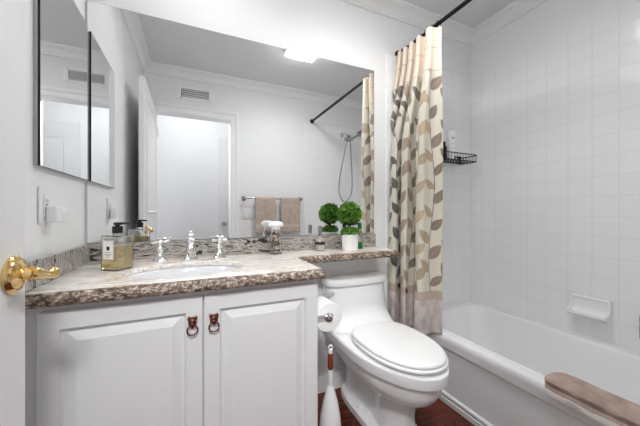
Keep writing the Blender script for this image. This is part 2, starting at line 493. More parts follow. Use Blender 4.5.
# ------------------------------------------------------------------ lamps
def ceiling_light(cx, cy, w, d, em, label, beam=0.0, aim=None):
    t = thing('ceiling_light', label, 'light', (cx, cy, ZC - 0.04), 'flat rectangular ceiling lights')
    bm = new()
    loft(bm, [[(cx + sx * (w / 2 + o_), cy + sy * (d / 2 + o_), z) for sx, sy in ((-1, -1), (1, -1), (1, 1), (-1, 1))] for o_, z in ((0.012, ZC - 0.0005), (0.012, ZC - 0.036), (0.009, ZC - 0.040), (0.001, ZC - 0.040), (0.0005, ZC - 0.030))])
    part('frame', bm, M['trim'], t, 25)
    bm = new(); box(bm, cx - w / 2, cx + w / 2, cy - d / 2, cy + d / 2, ZC - 0.056, ZC - 0.0305)
    part('diffuser', bm, em, t, label='glowing frosted diffuser')
    if beam > 0:      # area light just under the diffuser, added to throw more light downwards
        ld = bpy.data.lights.new('lamp_beam', 'AREA'); ld.energy = beam
        ld.shape = 'RECTANGLE'; ld.size = w - 0.01; ld.size_y = d - 0.01; ld.spread = math.radians(150); ld.color = (0.985, 0.993, 0.996)
        lo = bpy.data.objects.new('lamp_beam', ld); COL.objects.link(lo); lo.parent = t
        lo.location = (0, 0, -0.0168)
        if aim:  # hall only: added fill beam, turned to shine through the doorway
            ld.spread = math.radians(110)
            lo.location = (0, 0.02, -0.055)
            q_ = (Vector(aim) - Vector((cx, cy, ZC - 0.055))).to_track_quat('-Z', 'Y').to_matrix().to_4x4()
            bm = new(); box(bm, -w / 2, w / 2, -d / 2, d / 2, 0.002, 0.03, 0.004)  # housing added behind the fill beam
            bmesh.ops.transform(bm, matrix=Matrix.Translation((cx, cy + 0.02, ZC - 0.095)) @ q_, verts=bm.verts[:])
            part('fill_lamp_head', bm, M['trim'], t)
            lo.rotation_euler = (Vector(aim) - Vector((cx, cy, ZC - 0.055))).to_track_quat('-Z', 'Y').to_euler()
ceiling_light(0.832, -0.692, 0.24, 0.18, M['room_emit'], 'rectangular glowing ceiling light reflected in the wide mirror', ROOM_BEAM)
ceiling_light(0.05, -0.32, 0.42, 0.16, M['vanity_emit'], 'rectangular ceiling light above the vanity, outside the frame', VANITY_BEAM)
ceiling_light(-0.12, -2.16, 0.44, 0.13, M['hall_emit'], 'ceiling light in the hall beyond the doorway, with an added beam aimed in as fill', HALL_FILL, (0.75, -0.2, 0.35))

# ------------------------------------------------------------------ vanity cabinet
TOP = 0.847       # counter top height
CF = -0.513       # face frame plane
van = thing('vanity_cabinet', 'white two-door vanity cabinet with raised panels under the granite counter', 'cabinet', (0.005, -0.26, 0.0))
CX0, CX1 = XL + 0.002, 0.440
bm = new()
CT = TOP - 0.0375
box(bm, CX0, CX0 + 0.018, CF, -0.002, 0.10, CT)
box(bm, CX1 - 0.018, CX1, CF, -0.002, 0.10, CT, 0.0015, 1)
box(bm, CX0 + 0.018, CX1 - 0.018, CF + 0.02, -0.002, 0.10, 0.118)
box(bm, CX0 + 0.018, CX1 - 0.018, -0.008, -0.002, 0.118, CT)
box(bm, CX0 + 0.018, CX1 - 0.018, CF, CF + 0.019, CT - 0.055, CT)
box(bm, CX0 + 0.018, CX0 + 0.060, CF, CF + 0.019, 0.10, CT - 0.055)
box(bm, CX1 - 0.055, CX1 - 0.018, CF, CF + 0.019, 0.10, CT - 0.055)
box(bm, CX0 + 0.060, CX1 - 0.055, CF, CF + 0.019, 0.10, 0.135)
box(bm, 0.010, 0.050, CF, CF + 0.019, 0.135, CT - 0.055)
box(bm, CX0, CX1, CF + 0.06, -0.002, 0.0, 0.10)
part('body', bm, M['cabinet'], van, 30)
def cab_door(x0, x1, px):
    z0, z1, yf = 0.115, 0.789, CF - 0.0205
    bm = new()
    def pt(u, v, d): return (u, yf + d, v)
    steps = [(0.0, 0.020), (0.0, 0.003), (0.003, 0.0), (0.049, 0.0), (0.051, 0.007), (0.055, 0.012), (0.062, 0.012), (0.086, 0.0025), (0.0865, 0.0005)]
    loft(bm, panel_rings(x0, x1, z0, z1, steps, pt))
    dr = part('door', bm, M['cabinet'], van, 8)
    # lion head ring pull
    bm = new()
    pz = 0.7125
    prof = [(0, 0.0), (0.0125, 0.0), (0.0135, -0.004), (0.012, -0.009), (0.008, -0.013), (0, -0.0145)]
    lathe(bm, prof, (px, yf, pz), 10, 'Y')
    box(bm, px - 0.0125, px + 0.0125, yf - 0.008, yf, pz - 0.012, pz + 0.011, 0.003)
    for s in (-1, 1):
        lathe(bm, [(0, 0.0), (0.0055, 0.0), (0.0055, -0.009), (0, -0.0115)], (px + s * 0.0095, yf, pz + 0.010), 10, 'Y')
    lathe(bm, [(0, -0.010), (0.0055, -0.010), (0.005, -0.018), (0.002, -0.020), (0, -0.020)], (px, yf, pz - 0.006), 10, 'Y')
    lathe(bm, [(0, 0.0), (0.008, 0.0), (0.0065, -0.012), (0, -0.014)], (px, yf, pz - 0.013), 10, 'Y')
    pl = part('ring_pull', bm, M['copper'], dr, 50, 'dark copper lion head pull')
    bm = new(); torus(bm, (px, yf - 0.012, pz - 0.026), 0.0155, 0.0024, 'Y')
    part('ring', bm, M['copper'], pl, 60)
cab_door(-0.385, 0.0275, -0.003)
cab_door(0.0315, 0.4385, 0.0615)

# ------------------------------------------------------------------ granite countertop
def arc(cx, cy, r, a0, a1, n=8):
    return [(cx + r * math.cos(math.radians(a0 + (a1 - a0) * k / n)), cy + r * math.sin(math.radians(a0 + (a1 - a0) * k / n))) for k in range(n + 1)]
out = []
def seg(p, q, n):
    for k in range(n): out.append((p[0] + (q[0] - p[0]) * k / n, p[1] + (q[1] - p[1]) * k / n))
FY, SX, SH = -0.566, 0.468, -0.252
seg((XL + 0.001, FY), (SX - 0.03, FY), 40)
out += arc(SX - 0.03, FY + 0.03, 0.03, -90, 0, 7)
seg((SX, FY + 0.036), (SX + 0.002, SH - 0.036), 8)
out += arc(SX + 0.032, SH - 0.03, 0.03, 180, 90, 6)
seg((SX + 0.045, SH), (1.045, SH + 0.006), 26)
out += arc(1.047, SH + 0.056, 0.05, -90, 0, 8)
seg((1.097, SH + 0.064), (1.080, -0.001), 6)
seg((1.080, -0.001), (XL + 0.001, -0.001), 30)
seg((XL + 0.001, -0.001), (XL + 0.001, FY), 20)
def offset(poly, d):
    n = len(poly); res = []
    for i in range(n):
        p0, p1, p2 = Vector(poly[i - 1]), Vector(poly[i]), Vector(poly[(i + 1) % n])
        t = ((p1 - p0).normalized() + (p2 - p1).normalized()).normalized()
        nr = Vector((-t.y, t.x))
        q = p1 + nr * d
        res.append((max(XL + 0.001, q.x), min(-0.001, q.y)))
    return res
top = thing('countertop', 'polished cream and brown granite vanity counter with narrow shelf over the toilet', 'countertop', (0.0, -0.28, TOP - 0.037))
bm = new()
prof = [(0.014, TOP - 0.037), (0.005, TOP - 0.036), (0.000, TOP - 0.032), (-0.002, TOP - 0.024), (0.0, TOP - 0.016), (0.005, TOP - 0.008), (0.011, TOP - 0.0025), (0.020, TOP)]
vr = []
for o, z in prof:
    ring = []
    for (x, y) in offset(out, o):
        w = 0.0
        if z < TOP - 0.002 and y < -0.003 and x > XL + 0.003:
            w = 0.003 * noise.noise(Vector((x * 22, y * 22, z * 40)))
        ring.append(bm.verts.new((x, y + w, z)))
    vr.append(ring)
for a, b_ in zip(vr[:-1], vr[1:]):
    for i in range(len(a)):
        j = (i + 1) % len(a)
        f = bm.faces.new((a[i], a[j], b_[j], b_[i])); f.material_index = 1
SCX, SCY, SA, SB = -0.020, -0.332, 0.212, 0.154
def ell(k, n, a, b_, z): return (SCX + a * math.cos(2 * PI * k / n), SCY + b_ * math.sin(2 * PI * k / n), z)
NS = 64
hole = []
for a_, z in ((0.0, TOP), (-0.003, TOP - 0.003), (-0.004, TOP - 0.017), (0.030, TOP - 0.0172)):
    hole.append([bm.verts.new(ell(k, NS, SA + a_, SB + a_, z)) for k in range(NS)])
for a, b_ in zip(hole[:-1], hole[1:]):
    for i in range(NS):
        j = (i + 1) % NS
        f = bm.faces.new((a[j], a[i], b_[i], b_[j])); f.material_index = 0
edges = []
for loop in (vr[-1], hole[0]):
    for i in range(len(loop)):
        e_ = bm.edges.get((loop[i], loop[(i + 1) % len(loop)])); edges.append(e_)
r = bmesh.ops.triangle_fill(bm, use_beauty=True, use_dissolve=False, edges=edges)
for g_ in r['geom']:
    if isinstance(g_, bmesh.types.BMFace): g_.material_index = 0
# underside: a fill of the lower outline with the basin hole
hole_b = [bm.verts.new(ell(k, NS, SA + 0.030, SB + 0.030, TOP - 0.037)) for k in range(NS)]
for i in range(NS):
    j = (i + 1) % NS
    bm.faces.new((hole[-1][j], hole[-1][i], hole_b[i], hole_b[j]))
edges = [bm.edges.get((l[i], l[(i + 1) % len(l)])) for l in (vr[0], hole_b) for i in range(len(l))]
bmesh.ops.triangle_fill(bm, use_beauty=True, use_dissolve=False, edges=edges)
bmesh.ops.recalc_face_normals(bm, faces=bm.faces[:])
part('slab', bm, [M['granite'], M['granite_edge']], top, 50)
bm = new(); box(bm, XL + 0.021, 1.070, -0.021, -0.001, TOP + 0.0003, 0.926, 0.002)
part('backsplash', bm, M['granite_splash'], top, 30, 'grey and brown veined backsplash')
bm = new(); box(bm, XL + 0.001, XL + 0.021, FY + 0.012, -0.001, TOP + 0.0003, 0.926, 0.002)
part('side_splash', bm, M['granite_side'], top, 30, 'grey and brown veined side splash')

# sink basin
sink = thing('sink', 'white oval undermount porcelain sink basin set in the granite counter', 'sink', (SCX, SCY, TOP - 0.158))
bm = new()
rings = []
for a_, b2, z in ((0.236, 0.178, TOP - 0.0185), (0.212, 0.154, TOP - 0.0180), (0.203, 0.146, TOP - 0.023), (0.187, 0.138, TOP - 0.050), (0.170, 0.124, TOP - 0.095), (0.13, 0.093, TOP - 0.128), (0.07, 0.05, TOP - 0.141), (0.022, 0.022, TOP - 0.145)):
    rings.append([ell(k, NS, a_, b2, z) for k in range(NS)])
for a_, b2, z in ((0.022, 0.022, TOP - 0.156), (0.14, 0.102, TOP - 0.142), (0.182, 0.134, TOP - 0.103), (0.212, 0.153, TOP - 0.050), (0.236, 0.178, TOP - 0.032)):
    rings.append([ell(k, NS, a_, b2, z) for k in range(NS)])
rings.append(rings[0])
loft(bm, rings, False, False); bmesh.ops.remove_doubles(bm, verts=bm.verts[:], dist=1e-6)
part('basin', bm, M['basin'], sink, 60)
bm = new(); lathe(bm, [(0, TOP - 0.150), (0.0205, TOP - 0.150), (0.0235, TOP - 0.1430), (0.017, TOP - 0.1425), (0, TOP - 0.144)], (SCX, SCY, 0), 24)
part('drain', bm, M['chrome'], sink, label='chrome drain')

# faucet
fx, fy = -0.010, -0.098
fau = thing('faucet', 'polished chrome widespread faucet with two handles behind the oval sink', 'faucet', (fx, fy, TOP))
bm = new()
lathe(bm, [(0, 0), (0.031, 0), (0.031, 0.004), (0.026, 0.009), (0.023, 0.018), (0.024, 0.034), (0.021, 0.055), (0.016, 0.075), (0.013, 0.084), (0.017, 0.088), (0.017, 0.092), (0.011, 0.096), (0.010, 0.104), (0.013, 0.110), (0.009, 0.118), (0, 0.121)], (fx, fy, TOP), 28)
tube(bm, smooth_path([(fx, fy, TOP + 0.035), (fx, fy - 0.030, TOP + 0.062), (fx, fy - 0.062, TOP + 0.075), (fx, fy - 0.095, TOP + 0.066), (fx, fy - 0.108, TOP + 0.045)], 6), [0.019] * 6 + [0.0165] * 6 + [0.014] * 6 + [0.012] * 7, 16)
part('spout', bm, M['chrome'], fau, 50)
for s in (-1, 1):
    hx = fx + s * 0.125
    bm = new()
    lathe(bm, [(0, 0), (0.029, 0), (0.029, 0.004), (0.024, 0.009), (0.017, 0.022), (0.012, 0.035), (0.010, 0.045), (0.015, 0.051), (0.015, 0.057), (0.009, 0.063), (0.008, 0.072), (0.013, 0.079), (0.013, 0.085), (0.007, 0.091), (0, 0.092)], (hx, fy, TOP), 24)
    h = part('handle', bm, M['chrome'], fau, 50)
    bm = new()
    c = Vector((hx, fy, TOP + 0.083))
    d = Vector((1.0, -0.25 * s, 0.06)).normalized()
    lathe_pts = [c - d * 0.036, c - d * 0.030, c - d * 0.010, c, c + d * 0.010, c + d * 0.030, c + d * 0.036]
    tube(bm, lathe_pts, [0.004, 0.0065, 0.005, 0.007, 0.005, 0.0065, 0.004], 12)
    part('lever', bm, M['chrome'], h, 60)

# ------------------------------------------------------------------ mirrors
bm = new()
mx0, mx1, mz0, mz1 = -0.4205, 1.066, 0.929, 1.980
def mpt(u, v, d): return (u, -0.0065 + d, v)
loft(bm, panel_rings(mx0, mx1, mz0, mz1, [(0.0, 0.006), (0.0, 0.0008), (0.0012, 0.0)], mpt))
for f in bm.faces:
    f.material_index = 0 if f.normal.y < -0.9 or abs(f.calc_center_median().y + 0.0065) < 1e-4 else 1
solo('wall_mirror', bm, [M['mirror'], M['mirror_edge']], 'wide frameless mirror on the wall above the granite backsplash', 'mirror', ((mx0 + mx1) / 2, -0.0005, mz0), 0)

my0, my1, mcz0, mcz1 = -0.437, -0.030, 1.200, 1.860
med = thing('medicine_cabinet', 'frameless mirrored medicine cabinet on the left wall over the outlet', 'medicine cabinet', (XL + 0.0005, (my0 + my1) / 2, mcz0))
bm = new(); box(bm, XL + 0.0006, XL + 0.010, my0 + 0.001, my1 - 0.001, mcz0 + 0.001, mcz1 - 0.001)
part('body', bm, M['nickel'], med, 0, 'grey metal box behind the mirror door')
bm = new()
loft(bm, panel_rings(my0, my1, mcz0, mcz1, [(0, -0.006), (0, -0.0005), (0.0008, 0)], lambda u, v, d: (XL + 0.0165 + d, u, v)))
bmesh.ops.recalc_face_normals(bm, faces=bm.faces[:])
for f in bm.faces: f.material_index = 0 if f.normal.x > 0.9 else 1
part('mirror_door', bm, [M['mirror'], M['mirror_edge']], med, 0, 'mirrored door')

# outlet on left wall + plug
op = thing('outlet_plate', 'white outlet plate on the left wall under the medicine cabinet', 'outlet', (XL, -0.378, 1.025))
bm = new(); box(bm, XL + 0.0004, XL + 0.007, -0.414, -0.342, 1.026, 1.140, 0.003)
part('plate', bm, M['plastic'], op)
bm = new(); box(bm, XL + 0.0068, XL + 0.010, -0.395, -0.361, 1.048, 1.118, 0.001)
rc = part('receptacle', bm, M['plastic'], op)
bm = new()
for zz in (1.098, 1.066):
    for yy in (-0.385, -0.372): box(bm, XL + 0.0098, XL + 0.0104, yy - 0.0012, yy + 0.0012, zz - 0.005, zz + 0.005)
for zz in (1.079, 1.087): box(bm, XL + 0.0098, XL + 0.0108, -0.384, -0.372, zz - 0.002, zz + 0.002)
part('slots', bm, M['ink'], rc, 0, 'dark slots and buttons')
pa = thing('plug_in_night_light', 'white boxy plug-in device in the lower socket of the wall outlet', 'night light', (XL + 0.0105, -0.368, 1.022))
bm = new(); box(bm, XL + 0.0106, XL + 0.040, -0.392, -0.356, 1.030, 1.082, 0.005, 3)
part('body', bm, M['plastic'], pa)
bm = new(); box(bm, XL + 0.018, XL + 0.046, -0.356, -0.330, 1.030, 1.074, 0.004, 3)
part('sensor_head', bm, M['plastic'], pa)

# ------------------------------------------------------------------ soap bottle
def rrect(cx, cy, hw, r, z, ang, n=5):
    pts = []
    for q in range(4):
        a = q * PI / 2
        ox, oy = (hw - r) * (1 if q in (0, 3) else -1), (hw - r) * (1 if q in (0, 1) else -1)
        for k in range(n + 1):
            t = a + (PI / 2) * k / n
            x, y = ox + r * math.cos(t), oy + r * math.sin(t)
            pts.append((cx + x * math.cos(ang) - y * math.sin(ang), cy + x * math.sin(ang) + y * math.cos(ang), z))
    return pts
bx, by, bang = -0.262, -0.245, math.radians(54)
sb = thing('soap_bottle', 'square glass bottle of amber soap with a black pump beside the sink', 'soap bottle', (bx, by, TOP + 0.0005))
hw = 0.0375
bm = new()
z0 = TOP + 0.0005
rings = [rrect(bx, by, h_, 0.007, z0 + z, bang) for h_, z in ((hw - 0.003, 0), (hw, 0.003), (hw, 0.124), (hw - 0.003, 0.129))]
rings += [rrect(bx, by, h_, h_ * 0.999, z0 + z, bang) for h_, z in ((0.0165, 0.131), (0.0155, 0.136), (0.0125, 0.136), (0.0125, 0.128))]
rings += [rrect(bx, by, h_, 0.005, z0 + z, bang) for h_, z in ((hw - 0.006, 0.125), (hw - 0.0035, 0.121), (hw - 0.0035, 0.006), (hw - 0.006, 0.004))]
loft(bm, rings)
part('glass_body', bm, M['glass'], sb, 40, 'clear square glass')
bm = new()
loft(bm, [rrect(bx, by, h_, 0.005, z0 + z, bang) for h_, z in ((hw - 0.0065, 0.0045), (hw - 0.0037, 0.0065), (hw - 0.0037, 0.090))])
part('soap', bm, M['amber'], sb, 40, 'amber liquid soap')
def bface(u, z, d, side):   # local coordinates on the two front faces
    x, y = (u, -hw - d) if side == 0 else (hw + d, u)
    return (bx + x * math.cos(bang) - y * math.sin(bang), by + x * math.sin(bang) + y * math.cos(bang), z0 + z)
# label faces the camera-left side
LA = bang - PI / 2
def lface(u, z, d):
    x, y = (-hw - d, -u)
    return (bx + x * math.cos(bang) - y * math.sin(bang), by + x * math.sin(bang) + y * math.cos(bang), z0 + z)
def label_face(u, z, d): return lface(u, z, d)
bm = new()
loft(bm, panel_rings(-0.024, 0.024, 0.042, 0.112, [(0, 0.0002), (0, 0.0008)], label_face))
lb = part('label', bm, M['label'], sb, 0, 'white paper label with black square and fine print')
bm = new()
def lrect(u0, u1, z0_, z1_): loft(bm, panel_rings(u0, u1, z0_, z1_, [(0, 0.0008), (0, 0.0011)], label_face))
lrect(-0.0065, 0.0065, 0.076, 0.090)
for u0, u1, zz in ((-0.014, 0.014, 0.068), (-0.017, 0.017, 0.061), (-0.011, 0.011, 0.056), (-0.008, 0.008, 0.050)):
    lrect(u0, u1, zz, zz + 0.0014)
lrect(-0.0225, 0.0225, 0.1100, 0.1106); lrect(-0.0225, 0.0225, 0.0436, 0.0442); lrect(-0.0225, -0.0219, 0.0436, 0.1106); lrect(0.0219, 0.0225, 0.0436, 0.1106)
part('print', bm, M['ink'], lb, 0, 'black square emblem and lines')
bm = new()
lathe(bm, [(0, 0.137), (0.0125, 0.137), (0.0175, 0.1372), (0.0175, 0.160), (0.016, 0.163), (0.008, 0.164), (0.007, 0.166), (0.013, 0.167), (0.0135, 0.174), (0.012, 0.177), (0, 0.178)], (bx, by, z0), 24)
pm = part('pump', bm, M['blackplastic'], sb, 40, 'black pump')
bm = new()
d = Vector((0.93, 0.36, 0))
tube(bm, [Vector((bx, by, z0 + 0.173)), Vector((bx, by, z0 + 0.173)) + d * 0.03, Vector((bx, by, z0 + 0.1715)) + d * 0.040], [0.0045, 0.004, 0.003], 10)
part('nozzle', bm, M['blackplastic'], pm, 40)

# ------------------------------------------------------------------ mushroom-lidded shell jar
jx, jy = 0.392, -0.092
jar = thing('shell_jar', 'small glass jar of brown shells with a white domed mushroom lid', 'jar', (jx, jy, TOP + 0.0005))
bm = new()
lathe(bm, [(0, 0), (0.031, 0), (0.034, 0.003), (0.0335, 0.050), (0.0290, 0.085), (0.0245, 0.110), (0.0245, 0.128), (0.022, 0.128), (0.022, 0.110), (0.0265, 0.085), (0.031, 0.050), (0.031, 0.006), (0, 0.005)], (jx, jy, TOP + 0.0005), 32)
part('glass_body', bm, M['glass'], jar, 40, 'clear glass')
rng = random.Random(3)
bm = new(); bm2 = new()
for i in range(110):
    hgt = 0.012 + 0.098 * rng.random()
    rad = (0.022 if hgt < 0.06 else 0.015) * math.sqrt(rng.random())
    t = rng.random() * 2 * PI
    tgt = bm if rng.random() < 0.62 else bm2
    mtx = Matrix.Translation((jx + rad * math.cos(t), jy + rad * math.sin(t), TOP + hgt)) @ Matrix.Rotation(rng.random() * PI, 4, 'X') @ Matrix.Rotation(rng.random() * PI, 4, 'Z') @ Matrix.Diagonal((1.0, 0.65, 0.5, 1))
    bmesh.ops.create_icosphere(tgt, subdivisions=2, radius=0.008 + 0.003 * rng.random(), matrix=mtx)
a = part('shells', bm, M['shell'], jar, 60, 'brown shells'); a['kind'] = 'stuff'
a = part('pale_shells', bm2, M['shellpale'], jar, 60, 'pale shells'); a['kind'] = 'stuff'
bm = new()
lathe(bm, [(0, 0.1285), (0.023, 0.1285), (0.024, 0.140), (0.030, 0.1405), (0.038, 0.143), (0.0405, 0.149), (0.039, 0.157), (0.033, 0.164), (0.020, 0.169), (0, 0.170)], (jx, jy, TOP + 0.0005), 32)
part('lid', bm, M['porcelain'], jar, 60, 'white domed lid')

# small labelled bottle
qx, qy = 0.650, -0.082
pb = thing('perfume_bottle', 'small square glass bottle with dark label band and silver cap on the shelf', 'bottle', (qx, qy, TOP + 0.0005))
bm = new()
loft(bm, [rrect(qx, qy, h_, 0.004, TOP + 0.0005 + z, 0.3) for h_, z in ((0.018, 0), (0.020, 0.002), (0.020, 0.076), (0.017, 0.080), (0.009, 0.082), (0.008, 0.090))])
part('glass_body', bm, M['glass'], pb, 40, 'clear glass')
bm = new(); loft(bm, [rrect(qx, qy, 0.0165, 0.003, TOP + 0.0045 + z, 0.3) for z in (0, 0.066)])
part('lotion', bm, M['cream'], pb, 40, 'cream lotion')
bm = new(); loft(bm, [rrect(qx, qy, 0.0203, 0.004, TOP + z, 0.3) for z in (0.036, 0.052)])
part('label', bm, M['ink'], pb, 40, 'dark label band')
bm = new(); lathe(bm, [(0, 0.088), (0.0105, 0.088), (0.011, 0.090), (0.011, 0.138), (0.0095, 0.140), (0, 0.140)], (qx, qy, TOP + 0.0005), 24)
part('cap', bm, M['nickel'], pb, 40, 'silver cap')

# topiary
tx, ty = 0.812, -0.135
top_ = thing('topiary', 'small ball topiary in a ribbed white pot on the granite shelf', 'plant', (tx, ty, TOP + 0.0005))
bm = new()
rings = []
nn = 72
for r_, z in ((0.040, 0), (0.0435, 0.003), (0.0445, 0.03), (0.0455, 0.06), (0.0465, 0.088), (0.0465, 0.092), (0.042, 0.092), (0.040, 0.080)):
    ring = []
    for k in range(nn):
        t = 2 * PI * k / nn
        w = 0.0022 * math.cos(12 * t + 60 * z) * (1 if 0.004 < z < 0.087 else 0) + 0.0006 * math.cos(12 * t - 60 * z) * (1 if 0.004 < z < 0.087 else 0)
        ring.append((tx + (r_ + w) * math.cos(t), ty + (r_ + w) * math.sin(t), TOP + 0.0005 + z))
    rings.append(ring)
loft(bm, rings)
part('pot', bm, M['pot'], top_, 50, 'ribbed white ceramic pot')
bm = new(); lathe(bm, [(0, 0.078), (0.0395, 0.078), (0.030, 0.090), (0, 0.094)], (tx, ty, TOP), 24)
part('moss', bm, M['soil'], top_, 60, 'dark moss')
bm = new(); tube(bm, [(tx, ty, TOP + 0.085), (tx + 0.002, ty, TOP + 0.115), (tx, ty, TOP + 0.160)], 0.0055, 10)
part('trunk', bm, M['stem'], top_, 60, 'thin brown stem')
def foliage(name, c, R, n, squash, lsz, seed, lo=-1.0):
    bm = new(); rg = random.Random(seed)
    for i in range(n):
        z = 1 - 2 * (i + 0.5) / n
        if z < lo: continue
        t = i * 2.399963
        q = math.sqrt(1 - z * z)
        d = Vector((q * math.cos(t), q * math.sin(t), z))
        rad = R * (0.86 + 0.17 * rg.random())
        p = Vector(c) + Vector((d.x * rad, d.y * rad, d.z * rad * squash))
        tdir = (d * 0.8 + Vector((rg.uniform(-1, 1), rg.uniform(-1, 1), rg.uniform(-0.6, 1))) * 0.9).normalized()
        sd = tdir.cross(Vector((rg.uniform(-1, 1), rg.uniform(-1, 1), rg.uniform(-1, 1)))).normalized()
        up = sd.cross(tdir) * 0.0018
        s = lsz * rg.uniform(0.8, 1.25)
        vs_ = [bm.verts.new(p - tdir * s * 0.5), bm.verts.new(p + sd * s * 0.3 + up), bm.verts.new(p + tdir * s * 0.55), bm.verts.new(p - sd * s * 0.3 + up), bm.verts.new(p + up * -0.6)]
        for a_, b_ in ((0, 1), (1, 2), (2, 3), (3, 0)):
            bm.faces.new((vs_[4], vs_[a_], vs_[b_]))
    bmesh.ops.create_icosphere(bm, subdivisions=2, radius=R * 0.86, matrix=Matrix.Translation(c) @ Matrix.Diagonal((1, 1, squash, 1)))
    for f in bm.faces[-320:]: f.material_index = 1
    return bm
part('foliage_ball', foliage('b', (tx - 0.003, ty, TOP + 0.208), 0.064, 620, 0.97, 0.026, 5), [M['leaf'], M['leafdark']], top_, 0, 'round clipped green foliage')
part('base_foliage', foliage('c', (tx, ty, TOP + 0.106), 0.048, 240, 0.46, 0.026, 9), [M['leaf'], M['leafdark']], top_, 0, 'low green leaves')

# green bottle
gx, gy = 0.898, -0.100
gb = thing('green_bottle', 'small bottle of bright green liquid beside the topiary pot', 'bottle', (gx, gy, TOP + 0.0005))
bm = new()
lathe(bm, [(0, 0), (0.017, 0), (0.019, 0.003), (0.019, 0.085), (0.016, 0.100), (0.008, 0.112), (0.008, 0.122), (0, 0.122)], (gx, gy, TOP + 0.0005), 24)
part('glass_body', bm, M['glass'], gb, 40, 'clear glass')
bm = new(); lathe(bm, [(0, 0.003), (0.0165, 0.003), (0.0170, 0.006), (0.0170, 0.040), (0, 0.040)], (gx, gy, TOP + 0.0005), 24)
part('liquid', bm, M['greenliquid'], gb, 40, 'bright green liquid')
bm = new(); lathe(bm, [(0, 0.118), (0.0115, 0.118), (0.012, 0.120), (0.012, 0.152), (0.010, 0.155), (0, 0.155)], (gx, gy, TOP + 0.0005), 24)
part('cap', bm, M['greencap'], gb, 40, 'dark green cap')

# ------------------------------------------------------------------ toilet
TX = 0.880
def YY(Y): return Y - 1.533
def egg(w, yf, yb, yc, z, nf=2.0, nb=3.0, n=56, x=TX):
    """outline seen from above: front (towards the camera) superellipse to yf, back to yb; world y"""
    pts = []
    for k in range(n):
        t = 2 * PI * k / n
        c, s = math.cos(t), math.sin(t)
        e_ = nb if s > 0 else nf
        L_ = (yb - yc) if s > 0 else (yc - yf)
        px = math.copysign(abs(c) ** (2 / e_), c) * w
        py = math.copysign(abs(s) ** (2 / e_), s) * L_
        pts.append((x + px, yc + py, z))
    return pts
toi = thing('toilet', 'white one-piece toilet with closed lid between the vanity and the bathtub', 'toilet', (TX, -0.35, 0))
bm = new()
F0, BK = YY(0.812), -0.012
R_ = []
def ring(w, Yf, yb, Yc, z, nf=2.0, nb=4.0): R_.append(egg(w, YY(Yf), yb, YY(Yc), z, nf, nb))
ring(0.114, 0.965, -0.035, 1.20, 0.0, 2.8, 4)
ring(0.117, 0.960, -0.035, 1.20, 0.006, 2.8, 4)
ring(0.116, 0.963, -0.035, 1.20, 0.036, 2.8, 4)
ring(0.109, 0.970, -0.038, 1.20, 0.047, 2.8, 4)
ring(0.088, 0.982, -0.045, 1.20, 0.056, 2.8, 4)
ring(0.082, 0.985, -0.05, 1.20, 0.09, 2.8, 4)
ring(0.079, 0.985, -0.05, 1.20, 0.14, 2.7, 4)
ring(0.081, 0.975, -0.05, 1.20, 0.19, 2.6, 4)
ring(0.092, 0.955, -0.045, 1.19, 0.222, 2.4, 4)
ring(0.128, 0.905, -0.035, 1.18, 0.246, 2.2, 4)
ring(0.158, 0.868, -0.03, 1.18, 0.275, 2.1, 4)
ring(0.176, 0.848, -0.02, 1.18, 0.310, 2.05, 4.5)
ring(0.181, 0.840, -0.016, 1.19, 0.345, 2.0, 5)
ring(0.185, 0.836, -0.014, 1.20, 0.360, 2.0, 5)
ring(0.187, 0.834, -0.014, 1.20, 0.3625, 2.0, 5)
ring(0.200, 0.818, -0.012, 1.20, 0.3655, 2.0, 5)
ring(0.203, 0.814, -0.012, 1.20, 0.370, 2.0, 5)
ring(0.206, 0.811, -0.012, 1.20, 0.400, 2.0, 5)
ring(0.205, 0.813, -0.012, 1.20, 0.412, 2.0, 5)
ring(0.199, 0.821, -0.013, 1.20, 0.4195, 2.0, 5)
ring(0.160, 0.870, -0.03, 1.20, 0.4205, 2.0, 5)
for rg_ in R_:
    for q_ in range(len(rg_)):
        x_, y_, z_ = rg_[q_]
        fz = max(0.0, min(1.0, (z_ - 0.045) / 0.02)) * max(0.0, min(1.0, (0.275 - z_) / 0.06))
        fy_ = math.exp(-((y_ - YY(1.24)) / 0.095) ** 2)
        rg_[q_] = (TX + (x_ - TX) * (1 - 0.58 * fz * fy_), y_, z_)
loft(bm, R_)
part('bowl', bm, M['porcelain'], toi, 32)
# tank body flowing up from the deck
bm = new(); R_ = []
def trect(hw_, Yf, yb, z, nf=5.0): R_.append(egg(hw_, YY(Yf), yb, (YY(Yf) + yb) / 2, z, nf, 7))
for hw_, Yf, z in ((0.206, 1.290, 0.4235), (0.205, 1.318, 0.440), (0.203, 1.345, 0.462), (0.200, 1.364, 0.49), (0.197, 1.378, 0.53), (0.195, 1.386, 0.57), (0.193, 1.392, 0.62), (0.188, 1.398, 0.6455)):
    trect(hw_, Yf, -0.012, z, 3.0)
loft(bm, R_)
part('tank', bm, M['porcelain'], toi, 60)
bm = new(); R_ = []
for hw_, Yf, z in ((0.196, 1.386, 0.6460), (0.202, 1.376, 0.650), (0.204, 1.373, 0.660), (0.203, 1.374, 0.674), (0.198, 1.382, 0.683), (0.185, 1.396, 0.687)):
    trect(hw_, Yf, -0.011 if hw_ > 0.19 else -0.022, z, 3.2)
loft(bm, R_)
part('tank_lid', bm, M['porcelain'], toi, 60)
bm = new(); R_ = []
for ins, z in ((0.022, 0.4207), (0.018, 0.4280), (0.002, 0.4300), (0.0, 0.436), (0.003, 0.4425), (0.012, 0.4435)):
    R_.append(egg(0.176 - ins, YY(0.822 + ins), YY(1.286 - ins), YY(1.085), z, 2.1, 3.2))
loft(bm, R_)
part('seat', bm, M['seat'], toi, 60)
bm = new(); R_ = []
